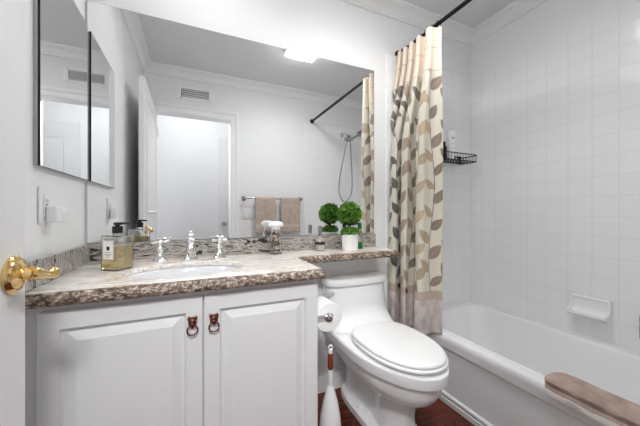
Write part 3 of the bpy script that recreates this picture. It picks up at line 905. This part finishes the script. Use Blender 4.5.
for ins, z in ((0.016, 0.4437), (0.012, 0.4460), (0.004, 0.4468), (0.003, 0.451), (0.006, 0.458), (0.014, 0.4615), (0.022, 0.4625), (0.06, 0.464), (0.13, 0.465)):
    R_.append(egg(0.172 - ins, YY(0.826 + ins), YY(1.302 - ins), YY(1.09), z, 2.1, 3.4))
loft(bm, R_)
part('lid', bm, M['seat'], toi, 60)
bm = new()
lx, ly, lz = TX - 0.172, YY(1.418), 0.612
lathe(bm, [(0, 0.012), (0.012, 0.012), (0.012, -0.006), (0.006, -0.010), (0.006, -0.020), (0, -0.020)], (lx, ly, lz), 16, 'Y')
tube(bm, smooth_path([(lx + 0.006, ly - 0.016, lz), (lx - 0.018, ly - 0.019, lz), (lx - 0.060, ly - 0.018, lz - 0.003)], 4), [0.006] * 4 + [0.005] * 4 + [0.0045], 10)
part('flush_lever', bm, M['chrome'], toi, 50, 'chrome flush lever')
for s in (-1, 1):
    bm = new(); lathe(bm, [(0, 0.040), (0.013, 0.040), (0.013, 0.050), (0.010, 0.058), (0, 0.061)], (TX + s * 0.0895, YY(1.262), 0), 20)
    part('bolt_cap', bm, M['plastic'], toi, 50, 'round white bolt cap')

# toilet paper + holder on the cabinet's side
PY0, PY1, PX, PZ = YY(1.055), YY(1.155), 0.5135, 0.640
ho = thing('paper_holder', 'chrome toilet paper holder fixed to the side of the vanity cabinet', 'holder', (0.4405, YY(1.03), PZ + 0.012))
bm = new()
lathe(bm, [(0, 0), (0.019, 0), (0.019, 0.004), (0.012, 0.008), (0.0075, 0.012), (0.0065, 0.045), (0.009, 0.05), (0, 0.052)], (0.4405, YY(1.038), PZ), 20, 'X')
part('wall_post', bm, M['chrome'], ho, 50)
bm = new()
tube(bm, smooth_path([(0.486, YY(1.038), PZ), (0.500, YY(1.036), PZ), (0.5135, YY(1.045), PZ + 0.0), (0.5135, YY(1.075), PZ), (0.5135, YY(1.160), PZ)], 5), 0.0065, 10)
bmesh.ops.create_uvsphere(bm, u_segments=20, v_segments=12, radius=0.0135, matrix=Matrix.Translation((0.509, YY(1.035), PZ)))
part('arm', bm, M['chrome'], ho, 50)
bm = new()
rp = 0.060
lathe(bm, [(0.020, PY0), (rp - 0.002, PY0), (rp, PY0 + 0.002), (rp, PY1 - 0.002), (rp - 0.002, PY1), (0.020, PY1)], (PX + 0.0, 0, PZ - 0.0133), 48, 'Y', cap=False)
lathe(bm, [(0.0200, PY1), (0.0200, PY0)], (PX, 0, PZ - 0.0133), 48, 'Y', cap=False, mi=1)
solo('toilet_paper_roll', bm, [M['paper'], M['card']], 'white toilet paper roll hanging beside the vanity cabinet', 'toilet paper', (PX, (PY0 + PY1) / 2, PZ - 0.0755), 50)

# toilet brush and holder
ux, uy = 0.566, YY(1.150)
bm = new()
prof = [(0, 0), (0.050, 0), (0.053, 0.004), (0.053, 0.03), (0.051, 0.08), (0.045, 0.14), (0.035, 0.20), (0.022, 0.25), (0.014, 0.280), (0.0115, 0.280), (0.019, 0.25), (0.032, 0.20), (0.042, 0.14), (0.048, 0.08), (0.049, 0.006), (0, 0.006)]
lathe(bm, prof, (ux, uy, 0.0005), 36)
solo('brush_holder', bm, M['plastic'], 'white teardrop toilet brush holder on the floor beside the toilet', 'brush holder', (ux, uy, 0.0005), 50)
br_ = thing('toilet_brush', 'toilet brush with red-brown grip standing in the white holder', 'toilet brush', (ux, uy, 0.01))
bm = new()
lathe(bm, [(0, 0.02), (0.026, 0.022), (0.032, 0.045), (0.030, 0.08), (0.016, 0.10), (0.006, 0.105), (0.0055, 0.26), (0.009, 0.28), (0.011, 0.33), (0.0095, 0.352), (0, 0.352)], (ux, uy, 0), 20)
part('shaft', bm, M['plastic'], br_, 50)
bm = new(); lathe(bm, [(0, 0.352), (0.0095, 0.352), (0.0135, 0.365), (0.0125, 0.412), (0.009, 0.426), (0, 0.426)], (ux, uy, 0), 18)
part('grip', bm, M['redwood'], br_, 50, 'red-brown grip')
bm = new()
lathe(bm, [(0, 0.424), (0.009, 0.424), (0.0105, 0.432), (0.0095, 0.442), (0, 0.444)], (ux, uy, 0), 18)
torus(bm, (ux, uy, 0.451), 0.009, 0.0036, 'Y', 20, 8)
part('hanging_loop', bm, M['plastic'], br_, 50, 'white loop at the top')

# ------------------------------------------------------------------ bathtub
tub = thing('bathtub', 'white enamelled alcove bathtub along the tiled wall', 'bathtub', ((1.29 + XR) / 2, YF / 2, 0))
RZ = 0.375
TY0, TY1 = YF + 0.012, -0.0115
def rr(x0, x1, y0, y1, r, z, n=8):
    pts = []
    for cx_, cy_, a in ((x1 - r, y1 - r, 0), (x0 + r, y1 - r, 90), (x0 + r, y0 + r, 180), (x1 - r, y0 + r, 270)):
        for k in range(n + 1):
            t = math.radians(a + 90 * k / n)
            pts.append((cx_ + r * math.cos(t), cy_ + r * math.sin(t), z))
    return pts
XT0, XT1 = 1.288, XR - 0.001
bm = new()
rings = [rr(1.288, XT1, TY0, TY1, 0.003, 0.0), rr(1.288, XT1, TY0, TY1, 0.003, 0.045),
         rr(1.300, XT1, TY0, TY1, 0.003, 0.052), rr(1.302, XT1, TY0, TY1, 0.003, 0.285),
         rr(1.296, XT1, TY0, TY1, 0.003, 0.300), rr(1.288, XT1, TY0, TY1, 0.003, 0.306),
         rr(1.286, XT1, TY0, TY1, 0.003, 0.340), rr(1.289, XT1, TY0, TY1, 0.003, 0.360), rr(1.298, XT1, TY0, TY1, 0.003, 0.372), rr(1.308, XT1 - 0.001, TY0 + 0.002, TY1 - 0.002, 0.004, RZ)]
inn = [(0.0, 0.085, RZ), (0.010, 0.09, RZ - 0.003), (0.018, 0.10, RZ - 0.014), (0.028, 0.11, RZ - 0.05), (0.045, 0.12, 0.20), (0.065, 0.12, 0.10), (0.09, 0.11, 0.065), (0.15, 0.08, 0.055)]
for i_, r_, z in inn:
    rings.append(rr(1.352 + i_, XT1 - 0.030 - i_ * 0.9, TY0 + 0.06 + i_ * 1.5, TY1 - 0.055 - i_ * 1.6, r_, z))
loft(bm, rings)
part('shell', bm, M['tub'], tub, 50)
bm = new(); box(bm, 1.2775, 1.2872, TY0 + 0.0, TY1 - 0.0, 0.0005, 0.030, 0.003)
part('base_strip', bm, M['trim'], tub, 30)
bm = new(); box(bm, 1.2845, 1.2878, TY0, TY1, 0.030, 0.0365)
part('caulk_line', bm, M['grout'], tub, 0, 'grey caulk line along the foot of the tub')

# folded towel over the tub rim
bm = new()
NL = 40
y_a, y_b = YY(0.672), YY(0.30)
def towel_layer(z_add, xin, xout, zhang, th, ya, yb, mi):
    """a strip lying on the rim, bending over the outer edge; closed cross section"""
    rings = []
    for i in range(NL + 1):
        t = i / NL
        y = ya + (yb - ya) * t
        endr = min(1.0, math.sqrt(max(0.0, 1 - (1 - min(1, t * NL / 5)) ** 2)) * 0.75 + 0.25) if t < 0.2 else 1.0
        w1 = 0.004 * noise.noise(Vector((y * 14, z_add * 50, 1.0)))
        zz = RZ + 0.0015 + z_add
        xi = 1.318 + (xin - 1.318) * endr
        top_l, bot_l = [], []
        dr = zhang * endr
        xo = 1.300 + (xout - 1.300) * endr
        path = [(xi, zz), (xi - 0.02, zz), (1.335, zz), (1.318, zz), (1.304, zz - 0.0005), ((1.304 + xo) / 2, zz - dr * 0.25), (xo + 0.004, zz - dr * 0.62), (xo, zz - dr)]
        for k, (px, pz) in enumerate(path):
            a_ = path[max(0, k - 1)]; b_ = path[min(len(path) - 1, k + 1)]
            tx_, tz_ = b_[0] - a_[0], b_[1] - a_[1]; l_ = math.hypot(tx_, tz_)
            nx, nz = tz_ / l_, -tx_ / l_
            tt = th * (0.45 if k in (0, len(path) - 1) else 1.0) * endr
            wob = 0.0025 * noise.noise(Vector((y * 22, k * 0.8, z_add * 90)))
            top_l.append((px + nx * (tt + wob), y, pz + nz * (tt + wob) + w1 * 0.5)); bot_l.append((px, y, pz))
        rings.append(top_l + bot_l[::-1])
    vr_ = loft(bm, rings, mi=mi)
towel_layer(0.0, 1.385, 1.258, 0.026, 0.009, y_a - 0.004, y_b, 1)
towel_layer(0.0112, 1.383, 1.264, 0.023, 0.008, y_a - 0.002, y_b, 0)
towel_layer(0.0215, 1.382, 1.274, 0.018, 0.019, y_a, y_b, 0)
bmesh.ops.recalc_face_normals(bm, faces=bm.faces[:])
solo('bath_towel', bm, [M['towelbath'], M['towelstripe']], 'folded rosy-brown bath towel draped over the tub rim', 'towel', (1.32, (y_a + y_b) / 2, RZ), 60)

# ------------------------------------------------------------------ wall soap dish on the tile
sd_y0, sd_y1 = YY(0.800), YY(0.965)
def soap_dish():
    u0, u1 = 0.0, 0.0
    bm = new()
    X = XR - 0.0005
    ya, yb, za, zb = -0.818, -0.648, 0.495, 0.604
    # back plate with rim and protruding scooped tray
    prof = [(0.0, zb), (0.008, zb), (0.013, zb - 0.003), (0.014, zb - 0.010), (0.009, zb - 0.018), (0.010, za + 0.050), (0.016, za + 0.034), (0.034, za + 0.022), (0.058, za + 0.022), (0.068, za + 0.030), (0.074, za + 0.029), (0.072, za + 0.018), (0.050, za + 0.004), (0.020, za), (0.0, za)]
    def cross(y, sc): return [(X - d * sc, y, z) for d, z in prof]
    rings = [cross(ya + 0.010, 1.0), cross(yb - 0.010, 1.0)]
    loft(bm, rings)
    for y0_, y1_, s in ((ya, ya + 0.011, 1), (yb - 0.011, yb, -1)):
        cp = [(0.0, zb), (0.016, zb), (0.018, za + 0.06), (0.030, za + 0.042), (0.060, za + 0.034), (0.074, za + 0.031), (0.072, za + 0.017), (0.050, za + 0.003), (0.020, za - 0.001), (0.0, za - 0.001)]
        loft(bm, [[(X - d * 0.96, y0_, z) for d, z in cp], [(X - d, (y0_ + y1_) / 2, z) for d, z in cp], [(X - d * 0.96, y1_, z) for d, z in cp]])
    bmesh.ops.recalc_face_normals(bm, faces=bm.faces[:])
    return bm, (X, (ya + yb) / 2, za)
bm, base = soap_dish()
solo('soap_dish', bm, M['porcelain'], 'white ceramic soap dish set into the tiled wall above the tub', 'soap dish', base, 40)

# fixture cut by the right edge of the frame
bm = new()
yy, X = -0.938, XR
tube(bm, smooth_path([(X - 0.001, yy, 0.575), (X - 0.025, yy, 0.577), (X - 0.038, yy, 0.562), (X - 0.040, yy, 0.520), (X - 0.038, yy, 0.472), (X - 0.025, yy, 0.458), (X - 0.001, yy, 0.460)], 5), 0.012, 14)
solo('grab_handle', bm, M['nickel'], 'grey grab handle on the tiled wall, cut off by the right edge of the photo', 'grab handle', (X - 0.0005, yy, 0.446), 60)

# ------------------------------------------------------------------ shower curtain
RODX, RODZ = 1.256, 2.124
rod = thing('curtain_rod', 'black metal curtain rod spanning the tub alcove near the ceiling', 'curtain rod', (RODX, YF / 2, RODZ))
bm = new(); tube(bm, [(RODX, -0.002, RODZ), (RODX, -0.80, RODZ)], 0.0115, 16)
tube(bm, [(RODX, -0.78, RODZ), (RODX, YF + 0.013, RODZ)], 0.0135, 16)
part('tube', bm, M['bronze'], rod, 50)
for y_, s in ((-0.0115, -1), (YF + 0.0115, 1)):
    bm = new(); lathe(bm, [(0, 0), (0.026, 0), (0.026, s * 0.006), (0.018, s * 0.012), (0.016, s * 0.022), (0, s * 0.022)], (RODX, y_, RODZ), 24, 'Y')
    part('flange', bm, M['bronze'], rod, 50)

cur = thing('shower_curtain', 'cream shower curtain with brown and grey leaf pattern bunched against the wall', 'curtain', (RODX, -0.2, 0.37))
CZ0, CZ1 = 0.368, 2.098
NU, NV = 420, 420
def curtain_xy(t, v):
    """t along the cloth 0 (wall) .. 1 (near end), v 0 bottom .. 1 top"""
    d = 1 - v
    u_ = max(0.0, min(1.0, (v - 0.62) / 0.38)); u_ = u_ * u_ * (3 - 2 * u_)
    P = 2.75 + 2.5 * u_
    w_ = (t * 1.28 - 0.28 * t ** 3)
    ph = 2 * PI * P * (w_ - 1) + 1.1
    y = -0.034 - 0.345 * t + 0.022 * d * t
    A = (0.056 - 0.027 * u_) * (1 + 0.15 * d * (1 - t)) * (0.85 + 0.25 * t)
    x = RODX - 0.027 + A * math.sin(ph + 0.30 * math.sin(2.5 * d + 5 * t) * d) - 0.034 * d * (1 - t)
    y += (0.022 - 0.012 * u_) * math.sin(2 * ph + 0.6)
    return x, y
ts = np.linspace(0, 1, NU); vv = np.linspace(0, 1, NV)
XY = np.zeros((NU, NV, 2))
for i, t in enumerate(ts):
    for k in range(0, NV, 1):
        XY[i, k] = curtain_xy(t, vv[k])
seglen = np.sqrt((np.diff(XY, axis=0) ** 2).sum(-1))
S = np.concatenate([[0], np.cumsum(seglen[:, NV // 2])])
# the visible 'front' end wraps: pattern coordinates are cloth length and height
co = np.zeros((NU, NV, 3)); co[..., 0] = XY[..., 0]; co[..., 1] = XY[..., 1]
co[..., 2] = CZ0 + (CZ1 - CZ0) * vv[None, :]
H = co[..., 2]; U = np.repeat(S[:, None], NV, axis=1)
base = np.array([0.67, 0.635, 0.53])
colr = np.tile(base, (NU, NV, 1)).astype(float)
rngc = np.random.default_rng(11)
palette = [(0.085, 0.076, 0.074), (0.13, 0.11, 0.10), (0.36, 0.26, 0.18), (0.22, 0.165, 0.135), (0.47, 0.35, 0.23), (0.25, 0.18, 0.145), (0.45, 0.29, 0.165)]
sp = 0.118
nst = int(S[-1] / sp) + 2
for s_i in range(nst):
    u0 = s_i * sp + 0.03
    # wavering stem
    stem_u = u0 + 0.018 * np.sin(H * 7 + s_i * 1.7)
    stem = np.abs(U - stem_u) < 0.0022
    zone = (H > 0.612) & (H < 1.86)
    colr[stem & zone] = np.array([0.12, 0.09, 0.075])
    z = 0.60 + 0.04 * (s_i % 3)
    side = 1 if s_i % 2 else -1
    while z < 1.90:
        su = u0 + 0.018 * math.sin(z * 7 + s_i * 1.7)
        ang = math.radians(90 - side * rngc.uniform(28, 52))
        ln = rngc.uniform(0.090, 0.118); wd = ln * rngc.uniform(0.44, 0.56)
        du, dz = U - su, H - z
        a_ = (du * math.cos(ang) + dz * math.sin(ang)) / ln
        b_ = (-du * math.sin(ang) + dz * math.cos(ang)) / (wd * 0.5)
        shape = (a_ > 0) & (a_ < 1) & (np.abs(b_) < np.sin(PI * np.clip(a_, 0, 1) ** 0.8) * 1.0)
        ci = (s_i / max(1, nst - 1)) * (len(palette) - 2) + (side > 0)
        c_ = np.array(palette[int(min(len(palette) - 1, ci))]) * rngc.uniform(0.85, 1.15)
        vein = np.abs(b_) < 0.05
        colr[shape & zone] = c_
        colr[shape & zone & vein] = c_ * 0.6 + base * 0.3
        z += rngc.uniform(0.072, 0.092); side = -side
# plain band at the top, mottled band at the bottom, seams
top_band = H > 1.862
colr[top_band] = np.array([0.76, 0.65, 0.53])
bot = H < 0.565
mott = np.zeros((NU, NV))
for i in range(NU):
    for k in range(int(NV * 0.2)):
        mott[i, k] = noise.fractal(Vector((S[i] * 22, co[i, k, 2] * 16, 3.0)), 1.0, 2.0, 3)
colr[bot] = (np.array([0.60, 0.53, 0.505])[None, :] * (1 + 0.35 * mott[bot][:, None]))
mid = (H >= 0.565) & (H < 0.610)
colr[mid] = np.array([0.50, 0.385, 0.32])
for zz in (0.565, 0.610, 1.862, 1.985):
    colr[np.abs(H - zz) < 0.0022] = np.array([0.44, 0.35, 0.28])
colr = np.clip(colr, 0, 1)
# geometry: two sided sheet 1.2 mm thick built as one closed grid
idx = np.arange(NU * NV).reshape(NU, NV)
f = np.stack([idx[:-1, :-1], idx[1:, :-1], idx[1:, 1:], idx[:-1, 1:]], -1).reshape(-1, 4)
me = bpy.data.meshes.new('cloth')
me.from_pydata((co.reshape(-1, 3) - np.array(cur.location)).tolist(), [], f.tolist())
at = me.color_attributes.new('pattern', 'FLOAT_COLOR', 'POINT')
at.data.foreach_set('color', np.concatenate([colr.reshape(-1, 3), np.ones((NU * NV, 1))], 1).astype(np.float32).ravel())
m, N, L, b = new_mat('leaf_pattern_cloth')
an = N.new('ShaderNodeAttribute'); an.attribute_name = 'pattern'
L.new(an.outputs['Color'], b.inputs['Base Color'])
b.inputs['Roughness'].default_value = 0.62
b.inputs['Sheen Weight'].default_value = 0.2
wn = N.new('ShaderNodeTexNoise'); wn.inputs['Scale'].default_value = 260
bp = N.new('ShaderNodeBump'); bp.inputs['Strength'].default_value = 0.15; bp.inputs['Distance'].default_value = 0.002
g = N.new('ShaderNodeNewGeometry'); L.new(g.outputs['Position'], wn.inputs['Vector'])
L.new(wn.outputs['Fac'], bp.inputs['Height']); L.new(bp.outputs['Normal'], b.inputs['Normal'])
me.materials.append(m); me.shade_smooth()
cloth = bpy.data.objects.new('cloth', me); COL.objects.link(cloth); cloth.parent = cur
sm = cloth.modifiers.new('thickness', 'SOLIDIFY'); sm.thickness = 0.0012; sm.offset = 0
# hooks
for k in range(8):
    t = 0.06 + 0.90 * k / 7
    x, y = curtain_xy(t, 1.0)
    bm = new()
    yy = y
    torus(bm, (RODX, yy, RODZ - 0.004), 0.019, 0.0022, 'Y', 18, 6)
    tube(bm, [(RODX, yy, RODZ - 0.022), ((RODX + x) / 2, yy, RODZ - 0.026), (x, y, RODZ - 0.032)], 0.002, 6)
    part('hook', bm, M['bronze'], cur, 60, 'small dark hook')
# buttons on the lower seam: on the outward (camera facing) crests
def curtain_normal(t, v):
    x0, y0 = curtain_xy(t - 0.004, v); x1, y1 = curtain_xy(t + 0.004, v)
    d = Vector((x1 - x0, y1 - y0, 0)).normalized()
    n_ = Vector((d.y, -d.x, 0))
    p = Vector(curtain_xy(t, v) + (0,))
    if n_.dot(Vector((0, -1.533, 0)) - p) < 0: n_ = -n_
    return n_
vb = (0.592 - CZ0) / (CZ1 - CZ0)
for t in (0.165, 0.44):
    x, y = curtain_xy(t, vb); n_ = curtain_normal(t, vb)
    bm = new(); lathe(bm, [(0, 0), (0.0135, 0), (0.0145, 0.002), (0.013, 0.004), (0.008, 0.0035), (0, 0.0035)], (0, 0, 0), 20, 'Z')
    rot = Vector((0, 0, 1)).rotation_difference(n_).to_matrix().to_4x4()
    bmesh.ops.transform(bm, matrix=Matrix.Translation(Vector((x, y, 0.592)) + n_ * 0.0007) @ rot, verts=bm.verts[:])
    part('button', bm, M['button'], cur, 50, 'dark brown button')

# ------------------------------------------------------------------ shower caddy and bottles
kx, kz = 1.735, 1.432
cad = thing('shower_caddy', 'black wire caddy shelf on the tile wall of the tub alcove', 'shower caddy', (kx, -0.011, kz - 0.01))
bm = new()
x0, x1, y0, y1 = 1.585, 1.885, -0.125, -0.014
def rrp(z, ins=0.0): return [(p[0], p[1], z) for p in rr(x0 + ins, x1 - ins, y0 + ins, y1 - ins, 0.02, z, 4)]
for z, r_ in ((kz + 0.048, 0.0036), (kz, 0.003)):
    p = rrp(z); tube(bm, p + [p[0]], r_, 8)
part('rail', bm, M['blackwire'], cad, 60)
bm = new()
for k in range(11):
    x = x0 + 0.012 + (x1 - x0 - 0.024) * k / 10
    tube(bm, [(x, y0 + 0.001, kz + 0.048), (x, y0 + 0.001, kz), (x, y1 - 0.001, kz), (x, y1 - 0.001, kz + 0.048)], 0.0017, 6)
for k in range(4):
    y = y0 + 0.02 + (y1 - y0 - 0.04) * k / 3
    tube(bm, [(x0, y, kz + 0.048), (x0, y, kz), (x1, y, kz), (x1, y, kz + 0.048)], 0.0017, 6)
part('wire_basket', bm, M['blackwire'], cad, 60)
bm = new()
for x in (x0 + 0.05, x1 - 0.05):
    bm = new(); box(bm, x - 0.015, x + 0.015, -0.0145, -0.0105, kz - 0.006, kz + 0.055, 0.001)
    part('bracket', bm, M['blackwire'], cad, 30)
wbx, wby = 1.668, -0.080
wb = thing('shampoo_bottle', 'white bottle with small dark print standing on the wire caddy', 'bottle', (wbx, wby, kz + 0.004))
bm = new()
def bott(w, d, z): return egg(w, wby - d, wby + d, wby, z, 2.3, 2.3, 32, wbx)
loft(bm, [bott(w, d, kz + 0.004 + z) for w, d, z in ((0.024, 0.015, 0), (0.026, 0.017, 0.004), (0.026, 0.017, 0.10), (0.0265, 0.018, 0.125), (0.031, 0.021, 0.150), (0.031, 0.021, 0.196), (0.027, 0.018, 0.204), (0.018, 0.012, 0.206))])
part('body', bm, M['bottlewhite'], wb, 50)
for a_, b_, z, h_ in ((-0.012, 0.012, 0.148, 0.005), (-0.004, 0.004, 0.163, 0.004), (-0.006, 0.006, 0.110, 0.003), (-0.009, 0.009, 0.080, 0.002)):
    rw = 0.0212 if z > 0.14 else 0.0172
    bm = new(); box(bm, wbx + a_ - 0.002, wbx + b_ - 0.002, wby - rw - 0.0008, wby - rw + 0.004, kz + 0.004 + z, kz + 0.004 + z + h_)
    part('print', bm, M['ink'], wb, 0)
kb = thing('conditioner_bottle', 'black bottle partly hidden behind the curtain edge on the wire caddy', 'bottle', (1.612, -0.070, kz + 0.004))
bm = new(); lathe(bm, [(0, 0), (0.017, 0), (0.019, 0.003), (0.019, 0.085), (0.015, 0.097), (0.010, 0.10), (0, 0.10)], (1.612, -0.070, kz + 0.004), 20)
part('body', bm, M['blackplastic'], kb, 50)
bm = new(); lathe(bm, [(0, 0.10), (0.011, 0.10), (0.011, 0.125), (0, 0.126)], (1.612, -0.070, kz + 0.004), 20)
part('cap', bm, M['blackplastic'], kb, 50)

# ------------------------------------------------------------------ things on the front wall, seen in the mirror
# vent
vx, vz = 0.015, 2.228
ven = thing('air_vent', 'white rectangular air vent above the doorway, seen in the mirror', 'vent', (vx, YF, vz - 0.075))
bm = new()
vw, vh = 0.135, 0.052
for a0, a1, b0, b1 in ((-vw - 0.025, -vw + 0.012, -vh - 0.015, vh + 0.015), (vw - 0.012, vw + 0.025, -vh - 0.015, vh + 0.015), (-vw, vw, vh - 0.012, vh + 0.015), (-vw, vw, -vh - 0.015, -vh + 0.012)):
    box(bm, vx + a0, vx + a1, YF + 0.0005, YF + 0.008, vz + b0, vz + b1, 0.002)
part('frame', bm, M['trim'], ven, 30)
bm = new(); box(bm, vx - vw + 0.005, vx + vw - 0.005, YF + 0.0003, YF + 0.0008, vz - vh + 0.005, vz + vh - 0.005)  # flat sheet coloured near black as the shade inside the duct
part('duct_shade_sheet', bm, M['dark'], ven, 0, 'dark sheet behind the grille standing for the shade in the duct')
bm = new()
for k in range(4):
    z = vz - 0.030 + 0.020 * k
    box(bm, vx - vw + 0.01, vx + vw - 0.01, YF + 0.001, YF + 0.006, z - 0.0032, z + 0.0032)
for k in range(13):
    x = vx - 0.108 + 0.018 * k
    box(bm, x - 0.0032, x + 0.0032, YF + 0.001, YF + 0.006, vz - vh + 0.008, vz + vh - 0.008)
part('grille', bm, M['trim'], ven, 0)

# towel bar and two towels
bz, by_ = 1.215, YF + 0.062
tb = thing('towel_bar', 'chrome towel bar on the wall beside the doorway, seen in the mirror', 'towel bar', (0.795, YF, bz))
bm = new(); tube(bm, [(0.476, by_, bz), (1.110, by_, bz)], 0.0085, 14); part('bar', bm, M['nickel'], tb, 50)
for x in (0.484, 1.102):
    bm = new()
    lathe(bm, [(0, 0.0005), (0.026, 0.0005), (0.026, 0.006), (0.013, 0.014), (0.010, 0.03), (0.010, 0.05), (0.017, 0.056), (0.017, 0.068), (0.010, 0.073), (0, 0.073)], (x, YF, bz), 20, 'Y')
    part('post', bm, M['nickel'], tb, 50)
def hand_towel(x0_, x1_, zf, zb, label):
    t = thing('hand_towel', label, 'towel', ((x0_ + x1_) / 2, by_, min(zf, zb)), 'hand towels on the towel bar')
    bm = new()
    path = []
    for k in range(25): path.append((by_ + 0.0125 + 0.004 * (k < 20) * (1 - k / 25), zf + (bz - zf) * k / 25))
    for k in range(9):
        a_ = PI * k / 8; path.append((by_ + 0.0125 * math.cos(a_), bz + 0.0125 * math.sin(a_)))
    for k in range(1, 21): path.append((by_ - 0.0125, bz - (bz - zb) * k / 20))
    rings = []
    nx = 24
    for i in range(nx + 1):
        s = i / nx
        x = x0_ + (x1_ - x0_) * s
        rings.append([(x + 0.003 * math.sin(z * 30) * (s - 0.5), y + (0.005 * math.sin(s * 9 + z * 6) * min(1, max(0, (bz - z) * 5)) if y > by_ else 0.0), z) for y, z in path])
    loft(bm, rings, False, False, closed=False)
    for f_ in bm.faces:
        c = f_.calc_center_median()
        f_.material_index = 1 if c.y > by_ and zf + 0.055 < c.z < zf + 0.085 else 0
    o = part('terry', bm, [M['towel'], M['towelband']], t, 60)
    m_ = o.modifiers.new('thickness', 'SOLIDIFY'); m_.thickness = 0.007; m_.offset = 0
hand_towel(0.590, 0.805, 0.845, 0.90, 'taupe hand towel on the bar, the one nearer the doorway')
hand_towel(0.865, 1.080, 0.850, 0.88, 'taupe hand towel on the bar, the one nearer the shower')

sp_ = thing('switch_plate', 'white three-switch wall plate beneath the towel bar, seen in the mirror', 'light switch', (0.545, YF, 1.0))
bm = new(); box(bm, 0.463, 0.627, YF + 0.0005, YF + 0.010, 1.003, 1.120, 0.003); part('plate', bm, M['plastic'], sp_)
for k in range(3):
    x = 0.545 + (k - 1) * 0.046
    bm = new(); box(bm, x - 0.0165, x + 0.0165, YF + 0.0095, YF + 0.018, 1.028, 1.095, 0.002); part('switch', bm, M['plastic'], sp_)

# shower head with hose
shx = 1.650
sh = thing('hand_shower', 'chrome hand shower with looping hose on the tiled alcove wall, seen in the mirror', 'shower head', (shx, YF + 0.01, 1.97))
y0 = YF + 0.0105
bm = new()
lathe(bm, [(0, 0), (0.030, 0), (0.030, 0.005), (0.014, 0.012), (0, 0.012)], (shx, y0, 2.01), 20, 'Y')
tube(bm, smooth_path([(shx, y0, 2.01), (shx, y0 + 0.06, 2.015), (shx, y0 + 0.12, 1.985), (shx, y0 + 0.15, 1.955)], 5), 0.010, 10)
part('arm', bm, M['chrome'], sh, 50)
bm = new()
lathe(bm, [(0, -0.035), (0.050, -0.030), (0.054, -0.020), (0.046, -0.004), (0.020, 0.012), (0.014, 0.03), (0, 0.03)], (shx, y0 + 0.165, 1.935), 24)
part('head', bm, M['nickel'], sh, 50)
bm = new()
tube(bm, [(shx + 0.03, y0 + 0.145, 1.925), (shx + 0.09, y0 + 0.155, 1.955), (shx + 0.16, y0 + 0.165, 2.005)], [0.011, 0.012, 0.014], 12)
tube(bm, [(shx + 0.13, y0 + 0.16, 1.99), (shx + 0.21, y0 + 0.18, 2.035)], [0.028, 0.034], 16)
part('hand_piece', bm, M['nickel'], sh, 50)
bm = new()
hp = smooth_path([(shx - 0.005, y0 + 0.15, 1.93), (shx - 0.04, y0 + 0.13, 1.75), (shx - 0.085, y0 + 0.10, 1.45), (shx - 0.08, y0 + 0.09, 1.28), (shx - 0.01, y0 + 0.09, 1.19), (shx + 0.075, y0 + 0.09, 1.28), (shx + 0.085, y0 + 0.10, 1.45), (shx + 0.05, y0 + 0.13, 1.75), (shx + 0.03, y0 + 0.145, 1.925)], 8)
tube(bm, hp, 0.0075, 10)
part('hose', bm, M['nickel'], sh, 60)
